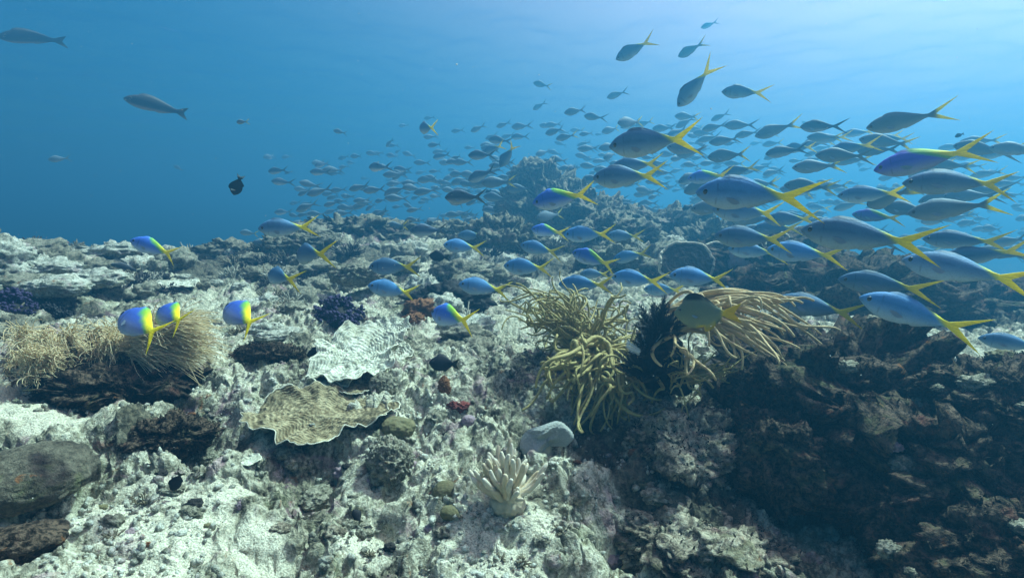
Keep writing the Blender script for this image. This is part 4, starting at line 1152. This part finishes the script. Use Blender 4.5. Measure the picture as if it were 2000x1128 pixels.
def place_fish(cx, cy, length, ang, yaw, style, label, name='fusilier', cat='fish', group=None, L=None, bend=None, roll=0.0, near=None, lod=None, hf=None):
    sh = SKINS[style][0]
    L = L or LEN[sh]
    fore = max(0.30, math.cos(R(yaw)))
    Y = L * F / length * fore
    if near: L, Y = L * near / Y, near
    # keep clear of the reef behind
    d = ray(cx, cy); 
    P = CAM + d * np.linspace(0.3, 1.0, 60)[:, None] * Y
    z = ground_z(P[:, :2], False)
    under = np.nonzero(P[:, 2] < z + (0.05 * L / 0.27 if near is None else -1))[0]
    if len(under):
        k = max(0.35, np.linspace(0.3, 1.0, 60)[under[0]] - 0.03); L *= k; Y *= k
    pos = CAM + d * Y
    f = d / np.linalg.norm(d); right = np.cross(f, [0, 0, 1.0]); right /= np.linalg.norm(right); up = np.cross(right, f)
    a, y = R(ang + (random.gauss(0, 3) if length > 40 else 0)), R(yaw + (random.gauss(0, 9) if length > 44 and abs(yaw) < 20 else 0))
    roll = roll or random.gauss(0, 6)
    ax = math.cos(a) * math.cos(y) * right + math.sin(a) * math.cos(y) * up - math.sin(y) * f
    up2 = -math.sin(a) * right + math.cos(a) * up
    ay = np.cross(up2, ax); ay /= np.linalg.norm(ay); az = np.cross(ax, ay)
    if roll:
        c, s = math.cos(R(roll)), math.sin(R(roll)); ay, az = ay * c + az * s, -ay * s + az * c
    if hf is None: hf = float(np.interp(cx, [900, 1300, 1750], [1.32, 1.26, 1.06])) if sh == 'fus' else (1.15 if sh == 'snap' else 1.0)
    az = az * hf
    Mx = Matrix(((ax[0] * L, ay[0] * L, az[0] * L, pos[0]), (ax[1] * L, ay[1] * L, az[1] * L, pos[1]), (ax[2] * L, ay[2] * L, az[2] * L, pos[2]), (0, 0, 0, 1)))
    if lod is None: lod = 0 if length > 110 else (1 if length > 36 else 2)
    if bend is None: bend = random.choice((-0.6, -0.3, 0.0, 0.25, 0.45, 0.7))
    o = obj(name, fish_mesh(style, bend, lod), None, label, cat, group)
    o.matrix_world = Mx
    if length > 44:
        s = SHAPES[sh]
        ex, ez = {'fus': (-0.425, 0.012), 'dam': (-0.36, 0.06), 'rab': (-0.39, 0.055), 'snap': (-0.40, 0.025)}[sh]
        t_ = (ex + 0.5) / (s['x1'] + 0.5)
        w = float(np.interp(t_, s['t'], s['wid'])); tp = float(np.interp(t_, s['t'], s['top']))
        w *= math.sqrt(max(0.05, 1 - (ez / tp) ** 2))
        for sg in (-1, 1):
            e = obj('eye', EYE, o); e.location = (ex, sg * (w - 0.003), ez)
            q = 0.021 if sh == 'fus' else 0.026
            e.scale = (q, q, q)
    if length > 80 and sh in ('fus', 'rab'):
        s = SHAPES[sh]; px_ = -0.255 if sh == 'fus' else -0.2
        w = float(np.interp((px_ + 0.5) / (s['x1'] + 0.5), s['t'], s['wid']))
        for sg in (-1, 1):
            e = obj('pectoral_fin', PEC, o); e.location = (px_, sg * (w * 0.97), -0.025)
            e.rotation_euler = (R(12) * sg, R(16), R(14) * sg); e.scale = (0.12, 0.12, 0.12)
    return o

S_ = 'steel'
FISH = [
 # upper right
 (1242, 95, 82, 26, 0, S_, 'dark fusilier high in the pale water with its yellow tail raised'),
 (1352, 96, 58, 25, 10, 'hint', 'faint pale fish high up, right of the highest yellow tailed fusilier'),
 (1360, 165, 104, 49, 15, S_, 'slim fusilier diving steeply nose down against the pale water'),
 (1456, 180, 88, -7, 0, S_, 'dark fusilier cruising level beside the steeply diving one'),
 (1387, 48, 34, 14, 0, 'grey', 'tiny hazy fish near the top edge of the water'),
 (1060, 166, 37, -14, 0, 'hint', 'small lone fish high over the coral tower with a yellowish tail'),
 (1207, 184, 43, 18, 0, 'grey', 'small grey fish alone above the school, left of the diving fusilier'),
 (1055, 206, 32, 28, 0, 'grey', 'tiny grey fish below the lone yellowish tailed one'),
 (1125, 217, 46, 6, 0, 'grey', 'slender grey fish above the middle of the school'),
 (1163, 229, 46, -6, 0, 'grey', 'stocky grey fish just right of the slender grey one'),
 (1107, 267, 42, 8, 15, 'hint', 'brownish fish with a yellowish tail above the coral tower'),
 (1280, 277, 178, 3, 5, S_, 'big grey blue fusilier with tall yellow tail, highest large fish of the school'),
 (1230, 345, 142, 5, 5, S_, 'dark blue fusilier with yellow tail just below the highest large one'),
 (1103, 386, 126, 13, 5, 'vivid', 'vivid blue fusilier with a bright yellow back before the coral tower'),
 (1245, 322, 98, 4, 10, S_, 'fusilier mostly hidden behind the dark blue one below the highest large fish'),
 (1388, 345, 86, 5, 0, 'vivid', 'small blue fusilier with thin yellow back above the biggest pale one'),
 (1447, 332, 74, 9, 0, S_, 'dark fusilier peeking out above the biggest pale one'),
 (1476, 380, 224, -2, 5, 'azure', 'biggest pale blue fusilier with broad yellow tail in the middle of the school'),
 (1465, 415, 142, -6, 0, S_, 'dark blue fusilier tucked under the biggest pale one'),
 (1547, 428, 100, 2, 0, S_, 'fusilier whose yellow tail shows right under the biggest tail fin'),
 (1418, 274, 62, 4, 0, 'grey', 'grey fish right of the highest large fusilier tail'),
 (1397, 248, 50, 4, 0, 'grey', 'grey fish of a close pair above right of the highest large fusilier'),
 (1345, 291, 82, -3, 0, 'grey', 'dark grey fish behind the tail of the highest large fusilier'),
 (1462, 261, 50, 6, 0, 'grey', 'slim grey fish alone right of the close grey pair'),
 (1408, 227, 38, 22, 0, 'grey', 'small grey fish tilted tail up under the level dark fusilier'),
 (1775, 234, 140, 6, 10, 'hint', 'mauve grey fusilier with yellow tail, highest at the far right'),
 (1608, 247, 84, -4, 10, 'striped', 'dark grey fish at the top of the right hand cluster'),
 (1612, 268, 64, -3, 0, 'hint', 'grey fish directly under the top of the right hand cluster'),
 (1592, 281, 54, 2, 0, 'grey', 'slim grey fish third down in the right hand cluster'),
 (1538, 295, 78, 2, 0, 'striped', 'slender striped fish left of the right hand cluster'),
 (1668, 288, 90, 5, 15, S_, 'fusilier with curved yellow back in the right hand cluster'),
 (1650, 304, 102, -7, 0, 'grey', 'long pale grey fish below the curved yellow backed fusilier'),
 (1600, 325, 94, -3, 0, 'hint', 'hazy grey fish with a yellow tail behind the right hand cluster'),
 (1818, 309, 186, 8, 10, 'violet', 'violet blue fusilier with a full yellow back at the right'),
 (1878, 356, 188, 1, 5, S_, 'dark fusilier with yellow tail under the violet blue one'),
 (1995, 293, 100, -12, 0, 'hint', 'grey fish cut off by the right edge of the picture, upper one'),
 (1708, 379, 128, 4, 5, S_, 'hazy dark fusilier left of the dark one under the violet fish'),
 (1970, 358, 52, 4, 0, 'grey', 'faint small fish at the right edge below the cropped grey one'),
 (1717, 423, 92, -7, 0, 'violet', 'small blue violet fusilier above the longest dark blue one'),
 (1870, 406, 160, 6, 5, 'hint', 'olive grey fusilier with yellow tail in the right middle'),
 (1698, 464, 242, -6, 4, S_, 'longest dark blue fusilier with wide yellow tail at right'),
 (1577, 495, 146, -8, 5, 'azure', 'pale blue fusilier nosing under the longest dark blue one'),
 (1888, 470, 140, -6, 0, S_, 'shadowy fusilier above the deep bodied dark one at right'),
 (1893, 530, 226, -10, 8, S_, 'deep bodied dark blue fusilier at the right with its tail at the edge'),
 (1925, 498, 150, 8, 10, S_, 'fusilier hidden behind the deep bodied one, its yellow tail standing above'),
 (1733, 556, 170, -6, 0, S_, 'dark fusilier with yellow tail below the longest dark blue one'),
 (1602, 602, 166, -8, 4, S_, 'dark blue fusilier skimming the pale crest beside the tan sea rods'),
 (1800, 618, 224, -15, 6, 'azure', 'bright blue fusilier diving along the pale crest above the black ledge'),
 (1602, 530, 66, -22, 10, 'azure', 'small pale fusilier angled down in the shade above the dark outcrop'),
 (1885, 584, 96, -10, 0, 'hint', 'pale grey fusilier in front of the purple grey outcrop'),
 (1990, 672, 130, -6, 0, S_, 'blue fusilier cut by the right edge just over the reddish ledge'),
 (1478, 491, 108, -3, 0, S_, 'fusilier with yellow tail beside the smaller dark coral disc'),
 (1472, 465, 146, -4, 0, S_, 'dark fusilier above the smaller dark coral disc'),
 (1395, 405, 92, 0, 0, 'grey', 'hazy grey fish behind the nose of the biggest pale fusilier'),
 # centre
 (1075, 452, 76, -10, 0, 'vivid', 'small vivid blue fusilier with yellow back below the one by the tower'),
 (1153, 458, 102, -2, 5, 'azure', 'pale blue fusilier with a large tail next to the small vivid one'),
 (1222, 461, 72, -4, 0, S_, 'fusilier half hidden behind the large tail of the pale blue one'),
 (1058, 487, 86, -7, 0, 'azure', 'bright azure fusilier left of centre over the dark outcrop'),
 (1048, 472, 60, -8, 0, S_, 'dim fusilier just above the bright azure one'),
 (1035, 523, 104, -5, 0, 'azure', 'sky blue fusilier nearest above the upper olive sea rods'),
 (1163, 507, 98, -15, 5, 'vivid', 'vivid blue fusilier angled down between the centre fusiliers'),
 (1236, 499, 78, 14, 0, 'azure', 'fusilier with raised yellow tail left of the big dark coral disc'),
 (1147, 556, 112, -5, 5, 'azure', 'blue fusilier over the gap between the olive and tan sea rods'),
 (1165, 535, 66, -3, 0, S_, 'fusilier tucked behind the one over the gap between the sea rods'),
 (1250, 546, 112, -4, 3, 'azure', 'blue fusilier just left of the top of the tan sea rods'),
 (1371, 543, 128, 1, 3, 'azure', 'blue fusilier gliding just above the tan sea rods'),
 (1300, 566, 84, -2, 0, S_, 'fusilier partly covered by the arching tan sea rods'),
 (1440, 574, 96, 3, 0, S_, 'fusilier behind the tan sea rods with only its yellow tail clear'),
 (1048, 358, 42, -22, 10, 'vivid', 'small violet blue fish against the coral tower'),
 # left centre
 (565, 445, 112, -3, 0, S_, 'dark blue fusilier with yellow tail on the skyline left of centre'),
 (606, 496, 50, 8, 68, S_, 'fusilier turning away with its yellow tail upright, below the skyline one'),
 (548, 541, 46, -20, 66, S_, 'blue fusilier turned away over the left slope, tail low'),
 (773, 521, 104, -2, 0, S_, 'upper fusilier of a stacked pair over the pale reef'),
 (771, 567, 106, -8, 0, 'azure', 'lower fusilier of the stacked pair over the pale reef'),
 (885, 620, 90, -16, 50, 'vivid', 'vivid blue and green fusilier just above the rubble by the rust sponge'),
 (949, 562, 108, -4, 0, 'azure', 'fusilier swimming over dark coral left of the olive sea rods'),
 (908, 482, 84, -6, 0, 'azure', 'fusilier above the black damselfish in the middle'),
 (925, 460, 62, 0, 0, S_, 'dim fusilier directly above the one over the black damselfish'),
 (840, 450, 78, 6, 0, 'striped', 'dark backed silver fish with black tail on the middle skyline'),
 (912, 385, 88, 3, 0, 'striped', 'dark backed striped fish left of the coral tower'),
 (718, 440, 46, 0, 0, 'hint', 'dim little fusilier with a yellow tail over the long low hump'),
 (776, 441, 44, 4, 30, 'hint', 'dim fusilier turned away with yellow tail at the end of the long hump'),
 (520, 476, 52, -2, 0, 'hint', 'faint pale fusilier in front of the left end of the skyline'),
 (488, 455, 36, -6, 10, 'hint', 'ghostly little fish with a yellow tail over the dip in the skyline'),
 # upper middle
 (834, 250, 28, 4, 68, S_, 'small fusilier seen from behind with an upright yellow tail'),
 (993, 301, 58, 58, 20, S_, 'fusilier standing on its nose with a yellow tail left of the tower'),
 (965, 290, 50, 22, 15, S_, 'fusilier with raised yellow tail beside the one standing on its nose'),
 (943, 303, 58, 0, 0, 'striped', 'dark fish below the yellow tailed pair left of the tower'),
 (905, 317, 42, -4, 0, 'grey', 'grey fish left of the dark one beneath the yellow tailed pair'),
 (935, 250, 34, 24, 0, 'grey', 'small fish tilted tail up over the middle of the water'),
 (985, 243, 32, 18, 0, 'grey', 'small slender fish right of the tilted one'),
 (895, 255, 27, 8, 0, 'grey', 'tiny pale blue fish between the tilted one and the one seen from behind'),
 (840, 230, 24, 10, 0, 'grey', 'tiny fish directly above the one seen from behind'),
 (790, 245, 22, 6, 0, 'grey', 'tiny fish leading far ahead left of the school'),
 (842, 267, 30, 5, 0, 'grey', 'tiny fish under the one seen from behind'),
 # left
 (306, 486, 92, -20, 22, 'vivid', 'blue and yellow fusilier crossing the left skyline'),
]
for a in FISH:
    place_fish(*a, group='yellow tailed fusiliers of the school')
for a in [(280, 638, 92, -38, 63, 'sunny', 'large blue and yellow fusilier seen from behind over the feather coral'),
          (339, 620, 60, -34, 69, 'sunny', 'smaller blue and yellow fusilier beside the large one over the feather coral'),
          (475, 620, 80, -38, 63, 'sunny', 'blue fusilier turned away right of the feather coral, tail hanging down')]:
    place_fish(*a, group='yellow tailed fusiliers of the school', roll=-4, bend=-0.15, near=1.4, hf=1.3)
# other fish
place_fish(1378, 612, 124, 3, 8, 'rabbit', 'olive rabbitfish with yellow fins in front of the tan sea rods', 'rabbitfish', near=1.36, roll=4)
place_fish(62, 74, 98, 9, 0, 'snapper', 'dark snapper with pale belly in the top left corner', 'snapper', L=0.62)
place_fish(306, 208, 104, -15, 0, 'snapper', 'dark brown slender fish alone in the blue at upper left', 'snapper', L=0.55)
place_fish(246, 523, 52, -18, 0, 'snapper', 'dark slender fish resting over the left slope', 'snapper', L=0.2)
place_fish(118, 310, 38, 10, 0, 'grey', 'very faint grey fish in the blue at far left', 'reef_fish')
place_fish(464, 361, 42, 68, 20, 'spot', 'black damselfish with a white spot hanging upright in open water', 'damselfish', L=0.11)
place_fish(474, 238, 22, 8, 40, 'hint', 'tiny fish with a yellow tail alone in the left blue water', 'reef_fish', L=0.10)
place_fish(350, 329, 22, -30, 0, 'grey', 'faint tiny fish left above the spotted black one', 'reef_fish')
place_fish(858, 501, 40, -8, 0, 'black', 'larger black damselfish over the pale reef in the middle', 'damselfish', L=0.12)
place_fish(874, 523, 28, -4, 0, 'black', 'smaller black damselfish just below the larger one', 'damselfish', L=0.10)
place_fish(868, 710, 62, -4, 5, 'black', 'black fish nosing over the rubble right of the white ruffled coral', 'damselfish', L=0.12)
place_fish(346, 938, 42, 62, 20, 'black', 'black damselfish tail down over the pale rubble at lower left', 'damselfish', L=0.07)
place_fish(698, 1008, 34, -62, 10, 'black', 'little black fish nose down in the bottom rubble', 'damselfish', L=0.05)
place_fish(622, 690, 46, 8, 0, 'black', 'black fish in the gap left of the white ruffled coral', 'damselfish', L=0.11)
place_fish(954, 373, 13, 20, 0, 'black', 'tiny black fish right of the striped fish by the tower', 'damselfish', L=0.08)
place_fish(887, 435, 13, 10, 0, 'black', 'tiny black fish above the middle skyline', 'damselfish', L=0.08)
place_fish(1342, 405, 20, 20, 0, 'black', 'small dark fish in the gap right of the school centre', 'damselfish', L=0.10)
place_fish(1353, 432, 14, 20, 0, 'black', 'tiny dark fish over the low ridge right of the tower', 'damselfish', L=0.08)
place_fish(1874, 264, 15, 20, 0, 'black', 'tiny dark fish alone in the pale water at right', 'damselfish', L=0.05)

# the distant school: small hazy fish, each one its own object
def far_band(n, region, len_rng, ang, label, group, styles, seed, Lf=0.31):
    r = np.random.default_rng(seed)
    k = 0
    while k < n:
        x, y = r.uniform(region[0], region[1]), r.uniform(region[2], region[3])
        top = np.interp(x, [500, 700, 900, 1100, 1300, 1600, 2000], region[4]) if len(region) > 4 else 0
        if y < top: continue
        l = float(np.exp(r.uniform(math.log(len_rng[0]), math.log(len_rng[1]))))
        st = styles[int(r.integers(0, len(styles)))]
        Yd = Lf * F / l
        dd = ray(x, y); P = CAM + dd * np.linspace(0.4, 1.05, 40)[:, None] * Yd
        if (P[:, 2] < ground_z(P[:, :2], False) + 0.05).any(): 
            continue
        place_fish(x, y, l, float(r.normal(ang, 8)), float(r.normal(0, 18)), st, label, 'fusilier', 'fish', group, Lf)
        k += 1
TOPS = [300, 285, 262, 235, 225, 240, 270]
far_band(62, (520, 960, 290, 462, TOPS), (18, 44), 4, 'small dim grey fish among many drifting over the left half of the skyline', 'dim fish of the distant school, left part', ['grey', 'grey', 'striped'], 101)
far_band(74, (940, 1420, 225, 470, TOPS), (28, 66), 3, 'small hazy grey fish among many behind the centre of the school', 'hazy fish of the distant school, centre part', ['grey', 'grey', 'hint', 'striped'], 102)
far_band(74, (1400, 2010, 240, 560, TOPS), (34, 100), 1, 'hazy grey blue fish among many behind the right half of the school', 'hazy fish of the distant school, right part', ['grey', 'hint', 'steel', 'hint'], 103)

# the farthest part of the school, beyond counting
def mass(n=480):
    r = np.random.default_rng(55)
    base = [fish_body(FUS, b, 14, 8, 4) for b in (-0.5, 0.0, 0.5)]
    parts, cols, fins = [], [], []
    k = 0
    while k < n:
        x = float(r.choice([r.uniform(560, 1000), r.uniform(900, 1420), r.uniform(1350, 2060)]))
        y = float(np.interp(x, [500, 700, 900, 1100, 1300, 1600, 2000], [430, 400, 385, 345, 345, 390, 440]) + r.normal(0, 55))
        if y > 520: continue
        Yd = r.uniform(6.5, 13.0)
        d = ray(x, y); P = CAM + d * np.linspace(0.4, 1.0, 30)[:, None] * Yd
        if (P[:, 2] < ground_z(P[:, :2], False) + 0.05).any() or y < 235: continue
        V, Fc, fin, Q = base[int(r.integers(0, 3))]
        L = r.uniform(0.22, 0.34); a = r.normal(0.05, 0.18); yw = r.normal(0, 0.35)
        W = V * np.array([1, 1, 1.2]) * L
        ca, sa, cy, sy = math.cos(a), math.sin(a), math.cos(yw), math.sin(yw)
        W = np.stack([W[:, 0] * ca - W[:, 2] * sa, W[:, 1], W[:, 0] * sa + W[:, 2] * ca], 1)
        W = np.stack([W[:, 0] * cy - W[:, 1] * sy, W[:, 0] * sy + W[:, 1] * cy, W[:, 2]], 1)
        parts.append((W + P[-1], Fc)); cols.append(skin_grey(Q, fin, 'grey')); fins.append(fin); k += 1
    V, Fc = join(parts)
    obj('distant_school', mesh('distant_school', V, Fc, M['skin'], True, {'skin': np.concatenate(cols), 'fin': np.concatenate(fins)}), kind='stuff')
mass()
# ------------------------------------------------------------------ the water surface overhead and the water itself
def build_surface():
    n = 260
    xs = np.sinh(np.linspace(-4.2, 4.2, n)) * 2.2
    X, Y = np.meshgrid(xs, xs + 6)
    XY = np.stack([X, Y], -1).reshape(-1, 2)
    z = 4.3 + 0.10 * fbm(XY, 0.6, 3, 71) + 0.07 * fbm(XY, 2.2, 3, 72)
    V = np.concatenate([XY, z[:, None]], 1)
    i = np.arange(n - 1)[:, None] * n; j = np.arange(n - 1)[None, :]
    return V, np.stack([i + j, i + n + j, i + n + j + 1, i + j + 1], -1).reshape(-1, 4)
t = NT('rippled_water')
tr = t.node("ShaderNodeBsdfTransparent"); tr.inputs['Color'].default_value = (0.61, 0.93, 0.96, 1)
gl = t.node("ShaderNodeBsdfGlossy"); gl.inputs['Roughness'].default_value = 0.25; gl.inputs['Color'].default_value = (0.5, 0.75, 1.0, 1)
lw = t.node("ShaderNodeLayerWeight"); lw.inputs['Blend'].default_value = 0.45
mx = t.node("ShaderNodeMixShader")
t.link(t.math('MULTIPLY', lw.outputs['Fresnel'], 0.7), mx.inputs[0]); t.link(tr.outputs[0], mx.inputs[1]); t.link(gl.outputs[0], mx.inputs[2])
V, Fc = build_surface()
obj('water_surface', mesh('water_surface', V, Fc, t.done(mx.outputs[0])), kind='structure')

HX, HY0, HY1, HZ0, HZ1 = 100.0, -100.0, 100.0, -3.2, 3.3
hv = np.array([(x, y, z) for z in (HZ0, HZ1) for y in (HY0, HY1) for x in (-HX, HX)], float)
hf = np.array([(0, 2, 3, 1), (4, 5, 7, 6), (0, 1, 5, 4), (2, 6, 7, 3), (0, 4, 6, 2), (1, 3, 7, 5)])
t = NT('sea_water_haze')
pv = t.node("ShaderNodeVolumePrincipled")
pv.inputs['Color'].default_value = (0.082, 0.40, 0.75, 1)
pv.inputs['Density'].default_value = 0.09
pv.inputs['Anisotropy'].default_value = 0.58
t.link(pv.outputs[0], t.out.inputs['Volume'])
obj('haze', mesh('haze', hv, hf, t.m, False), kind='stuff')

# specks drifting in the water
def specks(n=900):
    r = np.random.default_rng(77)
    V0, F0 = ico(1); m = len(V0)
    Y = r.uniform(0.5, 4.5, n); P = np.stack([r.uniform(-1.15, 1.15, n) * Y, Y, r.uniform(0.1, 3.0, n)], 1)
    P[:, 2] = np.maximum(P[:, 2], ground_z(P[:, :2], False) + 0.08)
    s = r.uniform(0.0005, 0.0014, n) * (0.4 + 0.35 * Y)
    W = (V0[None] * r.uniform(0.5, 1.5, (n, m, 1)) * s[:, None, None] + P[:, None, :]).reshape(-1, 3)
    return W, (F0[None] + (np.arange(n) * m)[:, None, None]).reshape(-1, 4)
obj('drifting_specks', mesh('drifting_specks', *specks(), plain_mat('speck', (0.6, 0.62, 0.6), (0.3, 0.32, 0.33), 30, 0.0)), kind='stuff')
